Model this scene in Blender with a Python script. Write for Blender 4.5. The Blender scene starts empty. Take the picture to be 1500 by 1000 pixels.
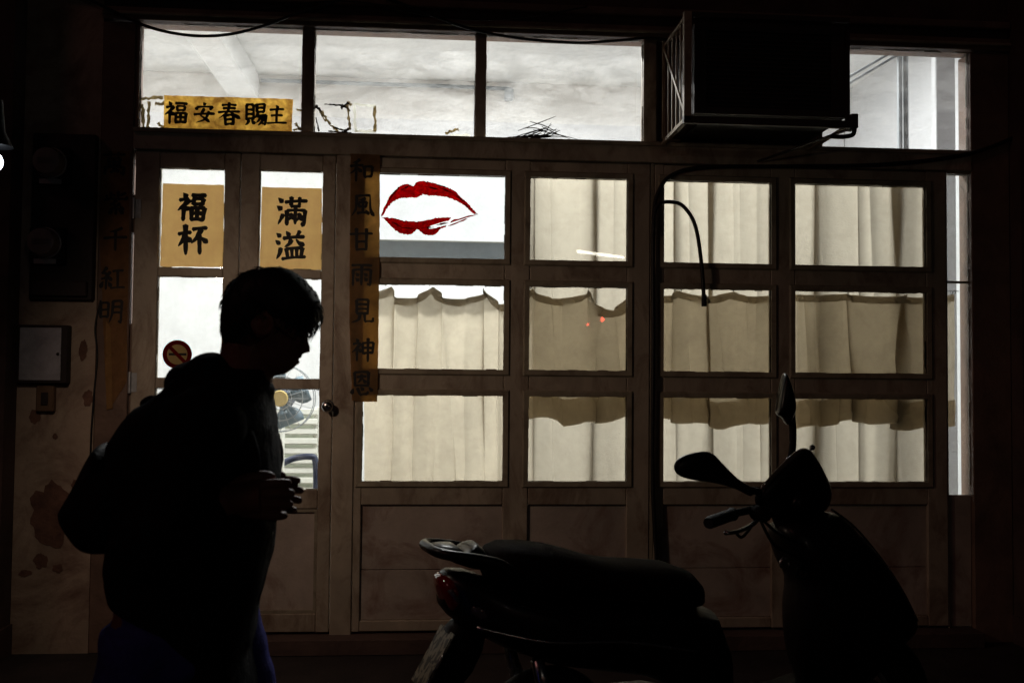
import bpy, bmesh, math, random
from mathutils import Vector, Matrix, noise
random.seed(7)
PI = math.pi
sc = bpy.context.scene
col = sc.collection

# ------------------------------------------------------------------ camera
cam_d = bpy.data.cameras.new('camera'); cam = bpy.data.objects.new('camera', cam_d); col.objects.link(cam)
cam_d.sensor_width = 36; cam_d.lens = 34.99; cam_d.clip_end = 200; cam_d.clip_start = 0.05
rt, up, fw = Vector((0.99693407, -0.07769146, 0.00930067)), Vector((-0.01223238, -0.03734504, 0.99922756)), Vector((0.07728412, 0.99627776, 0.0381809))
cam.matrix_world = Matrix(((rt.x, up.x, -fw.x, 0), (rt.y, up.y, -fw.y, -4.86), (rt.z, up.z, -fw.z, 1.3), (0, 0, 0, 1)))
cam_d.dof.use_dof = True; cam_d.dof.focus_distance = 4.86; cam_d.dof.aperture_fstop = 6.3
sc.camera = cam
# ------------------------------------------------------------------ night sky, faint moon-like street light, exposure
SUN_AZ, SUN_EL = math.radians(238), math.radians(38)
w = bpy.data.worlds.new('World'); sc.world = w; w.use_nodes = True
nt = w.node_tree; bg = nt.nodes['Background']
sky = nt.nodes.new('ShaderNodeTexSky'); sky.sky_type = 'NISHITA'; sky.sun_disc = False
sky.sun_elevation = math.radians(-3); sky.sun_rotation = SUN_AZ
nt.links.new(sky.outputs[0], bg.inputs[0]); bg.inputs[1].default_value = 0.02
sd = bpy.data.lights.new('sun', 'SUN'); sd.energy = 0.045; sd.angle = math.radians(12); sd.color = (1.0, 0.40, 0.36)
so = bpy.data.objects.new('sun', sd); col.objects.link(so)
so.rotation_euler = Vector((-math.sin(SUN_AZ) * math.cos(SUN_EL), -math.cos(SUN_AZ) * math.cos(SUN_EL), -math.sin(SUN_EL))).to_track_quat('-Z', 'Y').to_euler()
vs = sc.view_settings
sc.display_settings.display_device = 'sRGB'; vs.view_transform = 'Standard'; vs.look = 'None'; vs.gamma = 1; vs.use_curve_mapping = False; vs.exposure = 0
sc.render.engine = 'CYCLES'
cy = sc.cycles
cy.use_denoising = True; cy.max_bounces = 10; cy.transparent_max_bounces = 24; cy.diffuse_bounces = 5; cy.sample_clamp_indirect = 4
cy.caustics_reflective = False; cy.caustics_refractive = False

# ------------------------------------------------------------------ materials
MATS = {}
def nodes_mat(name):
    m = bpy.data.materials.new(name); m.use_nodes = True
    nt = m.node_tree; nt.nodes.clear(); MATS[name] = m
    out = nt.nodes.new('ShaderNodeOutputMaterial')
    return m, nt, out
def N(nt, t, **kw):
    n = nt.nodes.new(t)
    for k, v in kw.items():
        if k.startswith('i_'): n.inputs[k[2:].replace('_', ' ')].default_value = v
        else: setattr(n, k, v)
    return n
def noise_tex(nt, scale, detail=4, rough=.6, dist=0, stretch=None, off=0):
    tc = N(nt, 'ShaderNodeTexCoord')
    mp = N(nt, 'ShaderNodeMapping')
    if stretch: mp.inputs['Scale'].default_value = stretch
    mp.inputs['Location'].default_value = (off, off * .7, off * 1.3)
    nt.links.new(tc.outputs['Object'], mp.inputs[0])
    n = N(nt, 'ShaderNodeTexNoise', i_Scale=scale, i_Detail=detail, i_Roughness=rough, i_Distortion=dist)
    nt.links.new(mp.outputs[0], n.inputs['Vector'])
    return n
def ramp(nt, fac, stops):
    r = N(nt, 'ShaderNodeValToRGB'); e = r.color_ramp.elements
    while len(e) > 1: e.remove(e[-1])
    e[0].position, c = stops[0]; e[0].color = (*c, 1)
    for p, c in stops[1:]:
        x = e.new(p); x.color = (*c, 1)
    nt.links.new(fac, r.inputs[0]); return r
def mul(c, k): return tuple(min(1, v * k) for v in c)
def surf(name, base, rough=.6, var=.25, scale=6, dirt=None, dirt_amt=.5, dscale=3, spec=.4, bump=.1, bscale=60, metal=0, coat=0, stretch=None):
    """principled paint / plastic / plaster with tone variation, dirt blotches and fine relief"""
    m, nt, out = nodes_mat(name)
    p = N(nt, 'ShaderNodeBsdfPrincipled'); L = nt.links.new
    n = noise_tex(nt, scale, 5, .65, .3, stretch)
    r = ramp(nt, n.outputs[0], [(.3, mul(base, 1 - var)), (.7, mul(base, 1 + var))])
    c = r.outputs[0]
    if dirt:
        n2 = noise_tex(nt, dscale, 8, .7, .8, stretch, 3.3)
        r2 = ramp(nt, n2.outputs[0], [(.48, (0, 0, 0)), (.68, (dirt_amt,) * 3)])
        mx = N(nt, 'ShaderNodeMixRGB'); mx.inputs[2].default_value = (*dirt, 1)
        L(r2.outputs[0], mx.inputs[0]); L(c, mx.inputs[1]); c = mx.outputs[0]
    L(c, p.inputs['Base Color'])
    p.inputs['Metallic'].default_value = metal; p.inputs['Specular IOR Level'].default_value = spec
    if coat: p.inputs['Coat Weight'].default_value = coat; p.inputs['Coat Roughness'].default_value = .08
    rr = N(nt, 'ShaderNodeMapRange'); rr.inputs[3].default_value = max(.03, rough - .12); rr.inputs[4].default_value = min(1, rough + .12)
    L(n.outputs[0], rr.inputs[0]); L(rr.outputs[0], p.inputs['Roughness'])
    if bump:
        nb = noise_tex(nt, bscale, 4, .6)
        b = N(nt, 'ShaderNodeBump', i_Strength=bump, i_Distance=.01); L(nb.outputs[0], b.inputs['Height']); L(b.outputs[0], p.inputs['Normal'])
    L(p.outputs[0], out.inputs[0]); return m
def cloth(name, base, trans, tmix=.7, weave=True, scale=5, var=.12):
    """translucent cloth or paper lit from behind"""
    m, nt, out = nodes_mat(name); L = nt.links.new
    n = noise_tex(nt, scale, 6, .7, .4)
    a = ramp(nt, n.outputs[0], [(.3, mul(base, 1 - var)), (.7, mul(base, 1 + var))])
    b = ramp(nt, n.outputs[0], [(.3, mul(trans, 1 - var)), (.7, mul(trans, 1 + var))])
    d = N(nt, 'ShaderNodeBsdfDiffuse'); t = N(nt, 'ShaderNodeBsdfTranslucent'); mx = N(nt, 'ShaderNodeMixShader', i_Fac=tmix)
    L(a.outputs[0], d.inputs[0]); L(b.outputs[0], t.inputs[0])
    if weave:
        nb = noise_tex(nt, 90, 2, .5, 0, (1, 1, 3)); bp = N(nt, 'ShaderNodeBump', i_Strength=.25, i_Distance=.004)
        L(nb.outputs[0], bp.inputs['Height']); L(bp.outputs[0], d.inputs['Normal']); L(bp.outputs[0], t.inputs['Normal'])
    L(d.outputs[0], mx.inputs[1]); L(t.outputs[0], mx.inputs[2]); L(mx.outputs[0], out.inputs[0]); return m
def glow(name, c, s):
    m, nt, out = nodes_mat(name); e = N(nt, 'ShaderNodeEmission', i_Strength=s); e.inputs[0].default_value = (*c, 1)
    nt.links.new(e.outputs[0], out.inputs[0]); return m
def glass(name, tint=(.93, .95, .94), dirt=.12, dscale=5, dcol=(.55, .53, .48), streak=(1, 1, 1)):
    m, nt, out = nodes_mat(name); L = nt.links.new
    t = N(nt, 'ShaderNodeBsdfTransparent'); t.inputs[0].default_value = (*tint, 1)
    g = N(nt, 'ShaderNodeBsdfGlossy', i_Roughness=.015)
    d = N(nt, 'ShaderNodeBsdfTranslucent'); d.inputs[0].default_value = (*dcol, 1)
    fr = N(nt, 'ShaderNodeFresnel', i_IOR=1.38)
    n = noise_tex(nt, dscale, 9, .75, .25, streak)
    r = ramp(nt, n.outputs[0], [(.42, (0, 0, 0)), (.75, (dirt,) * 3)])
    m1 = N(nt, 'ShaderNodeMixShader'); m2 = N(nt, 'ShaderNodeMixShader')
    L(r.outputs[0], m1.inputs[0]); L(t.outputs[0], m1.inputs[1]); L(d.outputs[0], m1.inputs[2])
    L(fr.outputs[0], m2.inputs[0]); L(m1.outputs[0], m2.inputs[1]); L(g.outputs[0], m2.inputs[2]); L(m2.outputs[0], out.inputs[0]); return m

PAINT = surf('worn_cream_paint', (.42, .36, .275), .55, .22, 5, (.15, .09, .055), .8, 6, bump=.18, stretch=(1, 1, .5))
PAINT2 = surf('worn_panel_paint', (.47, .40, .34), .5, .25, 3, (.19, .09, .06), .8, 3.2, bump=.2)
BEAD = surf('bead_paint', (.33, .29, .21), .55, .2, 6, (.10, .07, .05), .6, 7, bump=.15)
BEAMP = surf('old_brown_beam_paint', (.20, .13, .095), .65, .25, 4, (.08, .05, .04), .6, 3, bump=.25)
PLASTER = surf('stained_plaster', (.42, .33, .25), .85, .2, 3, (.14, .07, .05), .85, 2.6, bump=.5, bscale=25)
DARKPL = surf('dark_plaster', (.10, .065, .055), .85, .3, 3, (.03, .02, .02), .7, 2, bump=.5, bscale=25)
BRICKP = surf('bare_red_render', (.16, .085, .06), .9, .4, 12, bump=.6, bscale=40)
WOODD = surf('dark_board_wood', (.028, .02, .018), .6, .3, 5, bump=.2)
BLACKP = surf('black_plastic', (.008, .008, .009), .6, .2, 20, spec=.12, bump=.12, bscale=300)
BLACKG = surf('black_gloss_paint', (.007, .006, .007), .34, .15, 8, spec=.25, coat=.06, bump=0)
RUBBER = surf('rubber', (.012, .012, .012), .75, .3, 30, bump=.3, bscale=150)
CABLE = surf('black_cable', (.010, .009, .009), .5, .3, 30, bump=.1)
VINYL = surf('seat_vinyl', (.012, .008, .008), .75, .2, 12, spec=.1, bump=.25, bscale=220)
CHROME = surf('dull_chrome', (.5, .5, .5), .25, .15, 20, metal=1, bump=.05)
STEEL = surf('galvanised_steel', (.42, .44, .46), .42, .25, 7, (.2, .16, .13), .5, 6, metal=.6, bump=.15)
CAGE = surf('painted_cage_steel', (.40, .33, .23), .5, .25, 12, (.16, .08, .05), .6, 14, bump=.15)
GREYP = surf('grey_enamel', (.40, .41, .45), .45, .3, 7, (.25, .22, .2), .5, 5, bump=.1)
ACCASE = surf('grimy_casing', (.045, .03, .028), .6, .25, 6, (.04, .03, .03), .6, 5, bump=.15)
ACDARK = surf('condenser_fins', (.012, .01, .01), .6, .2, 12, bump=.1)
WALLIN = surf('white_interior_wall', (.83, .82, .80), .8, .05, 1.5, (.70, .71, .71), .5, 1.2, bump=.1)
CEILIN = surf('white_interior_ceiling', (.84, .85, .84), .8, .06, 1.5, (.62, .64, .66), .5, 1.4, bump=.1)
WALLBLUE = surf('pale_blue_grey_wall_paint', (.66, .67, .69), .7, .06, 2, bump=.1)
FLOORIN = surf('interior_floor_tile', (.45, .42, .38), .4, .1, 3, bump=.05)
ASPH = surf('dark_pavement', (.035, .028, .027), .85, .35, 5, (.014, .012, .012), .7, 2, bump=.6, bscale=80)
PIPEW = surf('pale_conduit', (.34, .37, .40), .5, .1, 6, bump=0)
GLASS = glass('window_glass')
GLASSD = glass('dirty_transom_glass', (.95, .96, .96), .16, 3.2, (.80, .80, .78), (1, 1, 2.6))
AMBER = cloth('amber_paper', (.34, .22, .09), (.98, .73, .44), .97, False, 14, .08)
AMBERD = cloth('stained_orange_paper', (.38, .22, .08), (.88, .49, .20), .93, False, 18, .6)
SCROLLP = cloth('old_scroll_paper', (.30, .20, .10), (.72, .49, .22), .6, False, 10, .3)
SCROLLD = cloth('faded_scroll_paper', (.24, .13, .06), (.2, .1, .04), .2, False, 10, .35)
INK = surf('ink', (.006, .005, .005), .6, .1, 20, bump=0)
LIPRED = cloth('red_lip_paint', (.30, .004, .012), (.95, .008, .03), .97, False, 45, .6)
LIPDARK = cloth('dark_red_lip_shade', (.10, .002, .006), (.34, .003, .010), .85, False, 40, .6)
SHEER = cloth('cream_sheer', (.55, .53, .46), (.45, .40, .325), .77, True, 3, .06)
CAFE = cloth('beige_cafe_cloth', (.48, .44, .36), (.56, .49, .385), .74, True, 3, .1)
HEM = cloth('cafe_hem', (.36, .31, .24), (.46, .40, .31), .62, True, 8, .15)
STICKR = cloth('sticker_red', (.22, .01, .008), (.10, .012, .008), .5, False, 10, .2)
STICKY = cloth('sticker_yellow', (.4, .3, .16), (.45, .33, .17), .6, False, 10, .2)
TAPE = cloth('old_tape', (.35, .27, .15), (.50, .42, .27), .6, False, 30, .5)
TAPEW = cloth('white_tape', (.7, .68, .6), (.92, .90, .82), .8, False, 20, .15)
GRIME = surf('grime', (.03, .022, .012), .8, .4, 40, bump=0)
TWIG = surf('dry_twig', (.035, .022, .012), .8, .3, 40, bump=0)
SKIN = surf('skin', (.20, .085, .06), .5, .12, 14, bump=.15, bscale=200)
HAIR = surf('black_hair', (.006, .005, .005), .55, .3, 60, bump=.2, bscale=120)
JACKET = surf('black_jacket', (.008, .0075, .009), .85, .25, 10, spec=.15, bump=.35, bscale=90)
DENIM = surf('blue_denim', (.05, .05, .30), .85, .3, 9, (.02, .02, .07), .5, 14, spec=.2, bump=.4, bscale=160)
PACK = surf('black_nylon', (.009, .008, .010), .7, .25, 12, spec=.25, bump=.3, bscale=120)
REDLENS = surf('red_lens', (.20, .006, .006), .12, .2, 10, coat=.8, bump=0)
CLEARLENS = surf('clear_lens', (.10, .095, .09), .15, .2, 20, coat=.6, bump=0)
WHITEPL = surf('white_plastic', (.72, .72, .66), .45, .06, 6, bump=.05)
BLUEPL = surf('blue_plastic', (.025, .035, .075), .4, .1, 6, bump=.05)
BLUEBL = surf('blue_fan_blade', (.20, .27, .33), .35, .1, 6, bump=0)
YELLOWPL = surf('yellow_plastic', (.55, .42, .17), .4, .1, 8, bump=0)
TUBE = glow('fluorescent_tube', (1, .98, .92), 14)
PANELGLOW = glow('added_panel_glow', (1, 1, 1), 1.25)
BULB = glow('cool_bulb', (.80, .90, 1.0), 7)
TUBEOUT = glow('far_tube', (1, .96, .82), 26)
REDOUT = glow('red_indicator', (1, .06, .03), 36)
def plate_mat():
    m, nt, out = nodes_mat('licence_plate'); L = nt.links.new
    n = noise_tex(nt, 60, 1, .5, .4, (1, 1, .5)); r = ramp(nt, n.outputs[0], [(.47, (.03, .035, .02)), (.53, (.30, .29, .2))]); r.color_ramp.interpolation = 'LINEAR'
    p = N(nt, 'ShaderNodeBsdfPrincipled', i_Roughness=.4); L(r.outputs[0], p.inputs[0]); L(p.outputs[0], out.inputs[0]); return m
PLATE = plate_mat()

# ------------------------------------------------------------------ mesh builders
class MB:
    def __init__(s): s.v = []; s.f = []
    def add(s, vs, fs):
        o = len(s.v); s.v += [tuple(v) for v in vs]; s.f += [tuple(i + o for i in f) for f in fs]; return s
    def box(s, x0, x1, y0, y1, z0, z1):
        return s.add([(x, y, z) for x in (x0, x1) for y in (y0, y1) for z in (z0, z1)],
                     [(0, 1, 3, 2), (4, 6, 7, 5), (0, 4, 5, 1), (2, 3, 7, 6), (0, 2, 6, 4), (1, 5, 7, 3)])
    def obox(s, c, ax, ay, az):
        """box round centre c with half-axis vectors"""
        c, ax, ay, az = map(Vector, (c, ax, ay, az))
        return s.add([c + ax * i + ay * j + az * k for i in (-1, 1) for j in (-1, 1) for k in (-1, 1)],
                     [(0, 1, 3, 2), (4, 6, 7, 5), (0, 4, 5, 1), (2, 3, 7, 6), (0, 2, 6, 4), (1, 5, 7, 3)])
    def tube(s, pts, r, n=10, smooth=True, sub=6):
        pts = [Vector(p) for p in pts]
        rs = list(r) if hasattr(r, '__len__') else [r] * len(pts)
        if smooth and len(pts) > 2: pts, rs = spline(pts, rs, sub)
        prev = None; rings = []
        for i, p in enumerate(pts):
            d = (pts[min(i + 1, len(pts) - 1)] - pts[max(i - 1, 0)]).normalized()
            if prev is None: a = d.orthogonal().normalized()
            else: a = (prev - d * prev.dot(d)); a = a.normalized() if a.length > 1e-6 else d.orthogonal().normalized()
            prev = a; b = d.cross(a)
            rings.append([p + (a * math.cos(2 * PI * k / n) + b * math.sin(2 * PI * k / n)) * rs[i] for k in range(n)])
        return s.rings(rings)
    def rings(s, rings, cap=True, closed=False):
        n = len(rings[0]); vs = [v for r in rings for v in r]; fs = []
        m = len(rings)
        for i in range(m if closed else m - 1):
            for k in range(n):
                fs.append((i * n + k, i * n + (k + 1) % n, ((i + 1) % m) * n + (k + 1) % n, ((i + 1) % m) * n + k))
        if cap and not closed: fs.append(tuple(range(n - 1, -1, -1))); fs.append(tuple((m - 1) * n + k for k in range(n)))
        return s.add(vs, fs)
    def ell(s, c, rx, ry, rz, n=16, m=10, rot=None):
        rings = []
        c = Vector(c)
        for i in range(m + 1):
            t = PI * (i + .02 * (i == 0) - .02 * (i == m)) / m
            ring = []
            for k in range(n):
                a = 2 * PI * k / n
                v = Vector((rx * math.sin(t) * math.cos(a), ry * math.sin(t) * math.sin(a), rz * math.cos(t)))
                ring.append(c + (rot @ v if rot else v))
            rings.append(ring)
        return s.rings(rings)
    def torus(s, c, R, r, axis='Y', n=28, m=8, rot=None, a0=0, a1=2 * PI):
        c = Vector(c); rings = []; full = abs(a1 - a0 - 2 * PI) < 1e-4
        for i in range(n if full else n + 1):
            a = a0 + (a1 - a0) * i / n; ring = []
            for k in range(m):
                b = 2 * PI * k / m; q = R + r * math.cos(b)
                v = {'Y': Vector((q * math.cos(a), r * math.sin(b), q * math.sin(a))), 'Z': Vector((q * math.cos(a), q * math.sin(a), r * math.sin(b))), 'X': Vector((r * math.sin(b), q * math.cos(a), q * math.sin(a)))}[axis]
                ring.append(c + (rot @ v if rot else v))
            rings.append(ring)
        return s.rings(rings, closed=full)
    def pillow(s, poly, yc, hw, p=2.4, n=9, ctr=None, ax=None, sub=3, k0=.0):
        """solid whose mid section is poly (x,z), swelling sideways by hw"""
        if sub: poly = closed_spline(poly, sub)
        cx, cz = ctr or (sum(q[0] for q in poly) / len(poly), sum(q[1] for q in poly) / len(poly))
        ax = Vector(ax) if ax else Vector((0, 1, 0)); rings = []
        for i in range(n):
            t = math.sin((-1 + 2 * i / (n - 1)) * PI / 2) * .985
            f = k0 + (1 - k0) * (1 - abs(t) ** p) ** (1 / p)
            rings.append([Vector((cx + (x - cx) * f, yc, cz + (z - cz) * f)) + ax * (hw * t) for x, z in poly])
        return s.rings(rings)
    def slab(s, poly, y0, y1):
        """flat piece: polygon (x,z) with real thickness"""
        n = len(poly)
        return s.add([(x, y0, z) for x, z in poly] + [(x, y1, z) for x, z in poly],
                     [tuple(range(n - 1, -1, -1)), tuple(range(n, 2 * n))] + [(k, (k + 1) % n, n + (k + 1) % n, n + k) for k in range(n)])
    def loft(s, secs, n=24, e=2.6, axis='X'):
        """secs along x: (x, z0, z1, half width[, centre y]) as superellipses"""
        rings = []
        for q in secs:
            x, z0, z1, hw = q[:4]; yc = q[4] if len(q) > 4 else 0
            zc, hz = (z0 + z1) / 2, (z1 - z0) / 2; ring = []
            for k in range(n):
                a = 2 * PI * k / n; c, d = math.cos(a), math.sin(a)
                u = math.copysign(abs(c) ** (2 / e), c) * hw; t = math.copysign(abs(d) ** (2 / e), d) * hz
                ring.append((x, yc + u, zc + t) if axis == 'X' else (zc + t, yc + u, x))
            rings.append([Vector(v) for v in ring])
        return s.rings(rings)
    def build(s, name, mat, parent=None, smooth=False, bevel=0, loc=None, auto=False):
        me = bpy.data.meshes.new(name)
        off = Vector(loc) if loc else (parent_origin(parent) if parent else Vector((0, 0, 0)))
        me.from_pydata([Vector(v) - off for v in s.v], [], s.f)
        bm = bmesh.new(); bm.from_mesh(me); bmesh.ops.recalc_face_normals(bm, faces=bm.faces)
        if bevel: bmesh.ops.bevel(bm, geom=bm.edges[:], offset=bevel, segments=1, affect='EDGES', clamp_overlap=True)
        bm.to_mesh(me); bm.free(); me.update()
        if smooth:
            me.shade_smooth()
            if auto: me.set_sharp_from_angle(angle=math.radians(42))
        me.materials.append(mat)
        o = bpy.data.objects.new(name, me); col.objects.link(o)
        if parent: o.parent = parent
        elif loc: o.location = loc
        return o
def spline(pts, rs, sub):
    op, orr = [], []
    for i in range(len(pts) - 1):
        p0, p1, p2, p3 = pts[max(i - 1, 0)], pts[i], pts[i + 1], pts[min(i + 2, len(pts) - 1)]
        for k in range(sub):
            t = k / sub
            op.append(.5 * ((2 * p1) + (-p0 + p2) * t + (2 * p0 - 5 * p1 + 4 * p2 - p3) * t * t + (-p0 + 3 * p1 - 3 * p2 + p3) * t ** 3))
            orr.append(rs[i] * (1 - t) + rs[i + 1] * t)
    op.append(pts[-1]); orr.append(rs[-1]); return op, orr
def closed_spline(poly, sub):
    P = [Vector((x, z, 0)) for x, z in poly]; n = len(P); out = []
    for i in range(n):
        p0, p1, p2, p3 = P[i - 1], P[i], P[(i + 1) % n], P[(i + 2) % n]
        for k in range(sub):
            t = k / sub
            q = .5 * ((2 * p1) + (-p0 + p2) * t + (2 * p0 - 5 * p1 + 4 * p2 - p3) * t * t + (-p0 + 3 * p1 - 3 * p2 + p3) * t ** 3)
            out.append((q.x, q.y))
    return out
ORIG = {}
def parent_origin(p):
    v = Vector((0, 0, 0))
    while p is not None: v += Vector(ORIG.get(p.name, p.location)); p = p.parent
    return v
def tag(o, label=None, cat=None, group=None, kind=None):
    if label: o['label'] = label
    if cat: o['category'] = cat
    if group: o['group'] = group
    if kind: o['kind'] = kind
    return o
def thing(name, label, cat, loc=(0, 0, 0), group=None, rotz=0, local=False):
    o = bpy.data.objects.new(name, None); col.objects.link(o); o.location = loc; o.rotation_euler[2] = rotz
    o.empty_display_size = .1
    ORIG[o.name] = (0, 0, 0) if local else loc
    return tag(o, label, cat, group)
def box(x0, x1, y0, y1, z0, z1): return MB().box(x0, x1, y0, y1, z0, z1)
def remeshed(mb, name, mat, voxel, parent=None, smooth=4, loc=None):
    """union of closed shapes as ONE continuous skin"""
    tmp = mb.build('tmp', mat); m = tmp.modifiers.new('r', 'REMESH'); m.mode = 'VOXEL'; m.voxel_size = voxel
    if smooth: q = tmp.modifiers.new('s', 'SMOOTH'); q.iterations = smooth; q.factor = .5
    dg = bpy.context.evaluated_depsgraph_get(); me = bpy.data.meshes.new_from_object(tmp.evaluated_get(dg))
    me.name = name; old = tmp.data; bpy.data.objects.remove(tmp); bpy.data.meshes.remove(old)
    off = Vector(loc) if loc else (parent_origin(parent) if parent else Vector((0, 0, 0)))
    me.transform(Matrix.Translation(-off)); me.shade_smooth(); me.materials.clear(); me.materials.append(mat)
    o = bpy.data.objects.new(name, me); col.objects.link(o)
    if parent: o.parent = parent
    elif loc: o.location = loc; ORIG[o.name] = loc
    return o
#@@SETTING@@
# ================================================================== SETTING
def struct(o): return tag(o, kind='structure')
g = MB(); n = 40
g.box(-60, 60, -60, .6, -.4, 0)
struct(g.build('pavement', ASPH))
# room behind the shop front
struct(box(-3.2, 4.2, .03, 3.4, -.1, .07).build('interior_floor', FLOORIN))
bw = struct(box(-3.2, 4.2, 3.3, 3.45, .075, 4.0).build('interior_back_wall', WALLIN))
struct(box(-3.3, -2.9, .16, 3.29, .075, 4.0).build('interior_side_wall', WALLIN))
struct(box(3.45, 3.8, .16, 3.29, .075, 4.0).build('interior_side_wall', WALLBLUE))
struct(box(-2.9, 3.45, .16, 3.295, 3.76, 3.9).build('interior_ceiling', CEILIN))
tag(box(-1.69, -1.45, .17, 3.29, 3.56, 3.755).build('ceiling_beam', CEILIN, smooth=False, bevel=.01), 'white beam running back under the shop ceiling above the banner', 'beam')
tag(MB().box(-2.88, 3.44, 3.27, 3.297, .08, 3.42).build('wall_dado', WALLBLUE), 'pale blue grey painted lower part of the shop back wall', 'wall panel')

# masonry around the shop front: wall at the meters, left and right piers, wall over the transom
lw = thing('plaster_wall', 'stained peeling plaster wall carrying the electricity meters', 'wall', (-1.77, 0, 0))
box(-1.96, -1.605, .0, .3, 0, 4.0).build('wall', PLASTER, lw)
def patch(cx, cz, rx, rz, seed, name='peeled_patch', mat=BRICKP, parent=lw, y=-.003):
    random.seed(seed); pts = []
    for k in range(40):
        a = 2 * PI * k / 40; r = 1 + .34 * noise.noise(Vector((math.cos(a) * 1.7, math.sin(a) * 1.7, seed * 3.1))) + random.uniform(-.09, .09)
        pts.append((cx + rx * r * math.cos(a), cz + rz * r * math.sin(a)))
    return MB().slab(pts, y, .002).build(name, mat, parent)
for i, (px, pz, rx, rz) in enumerate([(-1.79, .65, .095, .145), (-1.634, 1.195, .024, .036), (-1.83, .43, .03, .035), (-1.75, .395, .022, .02), (-1.90, .375, .028, .016), (-1.78, 1.012, .012, .012), (-1.875, 1.105, .026, .03), (-1.68, .78, .018, .03), (-1.66, 1.42, .02, .05)]):
    patch(px, pz, rx, rz, i + 1)
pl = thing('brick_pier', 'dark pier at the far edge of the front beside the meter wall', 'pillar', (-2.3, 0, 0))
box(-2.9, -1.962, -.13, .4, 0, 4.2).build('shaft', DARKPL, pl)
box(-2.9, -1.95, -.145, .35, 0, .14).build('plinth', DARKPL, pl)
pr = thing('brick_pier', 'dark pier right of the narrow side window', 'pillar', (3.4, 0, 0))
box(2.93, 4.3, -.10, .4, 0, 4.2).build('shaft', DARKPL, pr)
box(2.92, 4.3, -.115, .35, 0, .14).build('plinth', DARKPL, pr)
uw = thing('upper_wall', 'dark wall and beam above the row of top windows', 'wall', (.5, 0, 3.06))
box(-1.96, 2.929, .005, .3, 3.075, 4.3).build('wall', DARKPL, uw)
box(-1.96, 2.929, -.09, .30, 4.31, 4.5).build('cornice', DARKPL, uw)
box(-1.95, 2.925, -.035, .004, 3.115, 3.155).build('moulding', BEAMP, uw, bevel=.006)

# ------------------------------------------------------------------ shop front frame
fr = thing('shopfront_frame', 'brown timber frame with the row of top windows over the doors', 'window frame', (.6, 0, 0))
def bar(name, x0, x1, z0, z1, y0=0., y1=.08, mat=PAINT, parent=fr, bevel=.004): return box(x0, x1, y0, y1, z0, z1).build(name, mat, parent, bevel=bevel)
bar('jamb', -1.603, -1.452, .0, 3.0, -.004, .12, BEAMP)
bar('jamb', 2.724, 2.928, .0, 3.0, -.004, .12, BEAMP)
bar('lintel', -1.451, 2.723, 2.385, 2.484, -.012, .10, PAINT)
bar('drip_moulding', -1.451, 2.723, 2.466, 2.488, -.024, -.0125, BEAD, bevel=.003)
bar('head_beam', -1.605, 2.929, 3.009, 3.07, -.02, .12, BEAMP)
bar('moulding', -1.605, 2.929, 3.03, 3.045, -.032, -.0205, BEAD, bevel=.003)
for x0, x1 in ((-.662, -.601), (.184, .238), (1.026, 1.092)):
    bar('mullion', x0, x1, 2.487, 3.008, 0, .07, PAINT)
bar('mullion', -1.451, -1.434, 2.487, 3.008, .002, .07, BEAMP)
bar('post', -.486, -.384, .03, 2.384, -.006, .10, PAINT)
bar('post', 1.062, 1.084, .03, 2.384, .004, .09, BEAD)
bar('post', 2.592, 2.599, .03, 2.384, .004, .09, BEAD)
bar('head_stop', -1.451, 2.60, 2.352, 2.3845, .0465, .085, BEAMP)
bar('floor_stop', -1.451, 2.60, .0755, .115, .0465, .085, BEAMP)
bar('threshold', -1.451, 2.723, .0, .075, -.10, .14, DARKPL)
# solid board round the air conditioner, last top window, side light
bar('infill_board', 1.093, 1.935, 2.487, 3.008, .03, .06, BEAMP)
bar('mullion', 1.936, 1.95, 2.487, 3.008, .01, .07, BEAMP)
bar('side_light_panel', 2.60, 2.723, .076, .735, .02, .06, PAINT2)
bar('side_light_rail', 2.60, 2.723, 2.372, 2.384, .004, .06, PAINT)
bar('glazing_bar', 2.60, 2.723, 1.812, 1.824, .022, .034, BEAD, bevel=.001)
def pane(x0, x1, z0, z1, y=.026, mat=GLASS, parent=fr, name='pane'):
    return box(x0 - .006, x1 + .006, y, y + .004, z0 - .006, z1 + .006).build(name, mat, parent)
for x0, x1 in ((-1.434, -.662), (-.601, .184), (.238, 1.026), (1.95, 2.719)):
    pane(x0, x1, 2.488, 3.007, .036, GLASSD)
pane(2.599, 2.722, .735, 2.372, .036, GLASS)
# crumbling putty along the glass edges
def putty(x0, x1, z0, z1, parent, seed, y=.031):
    random.seed(seed); m = MB()
    def run(ax, a0, a1, c, s):
        t = a0
        while t < a1 - .01:
            l = min(random.uniform(.02, .09), a1 - t); d = random.uniform(.0006, .004)
            if random.random() < .75:
                if ax == 'x': m.box(t, t + l, y - .006, y + .004, min(c, c + s * d), max(c, c + s * d))
                else: m.box(min(c, c + s * d), max(c, c + s * d), y - .006, y + .004, t, t + l)
            t += l
    run('x', x0, x1, z0, 1); run('x', x0, x1, z1, -1); run('z', z0, z1, x0, 1); run('z', z0, z1, x1, -1)
    o = m.build('putty', BEAD, parent); o['kind'] = 'stuff'; return o
for i, (x0, x1) in enumerate(((-1.434, -.662), (-.601, .184), (.238, 1.026), (1.95, 2.719))): putty(x0, x1, 2.488, 3.007, fr, 40 + i)
putty(2.599, 2.722, .735, 2.372, fr, 50)

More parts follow.
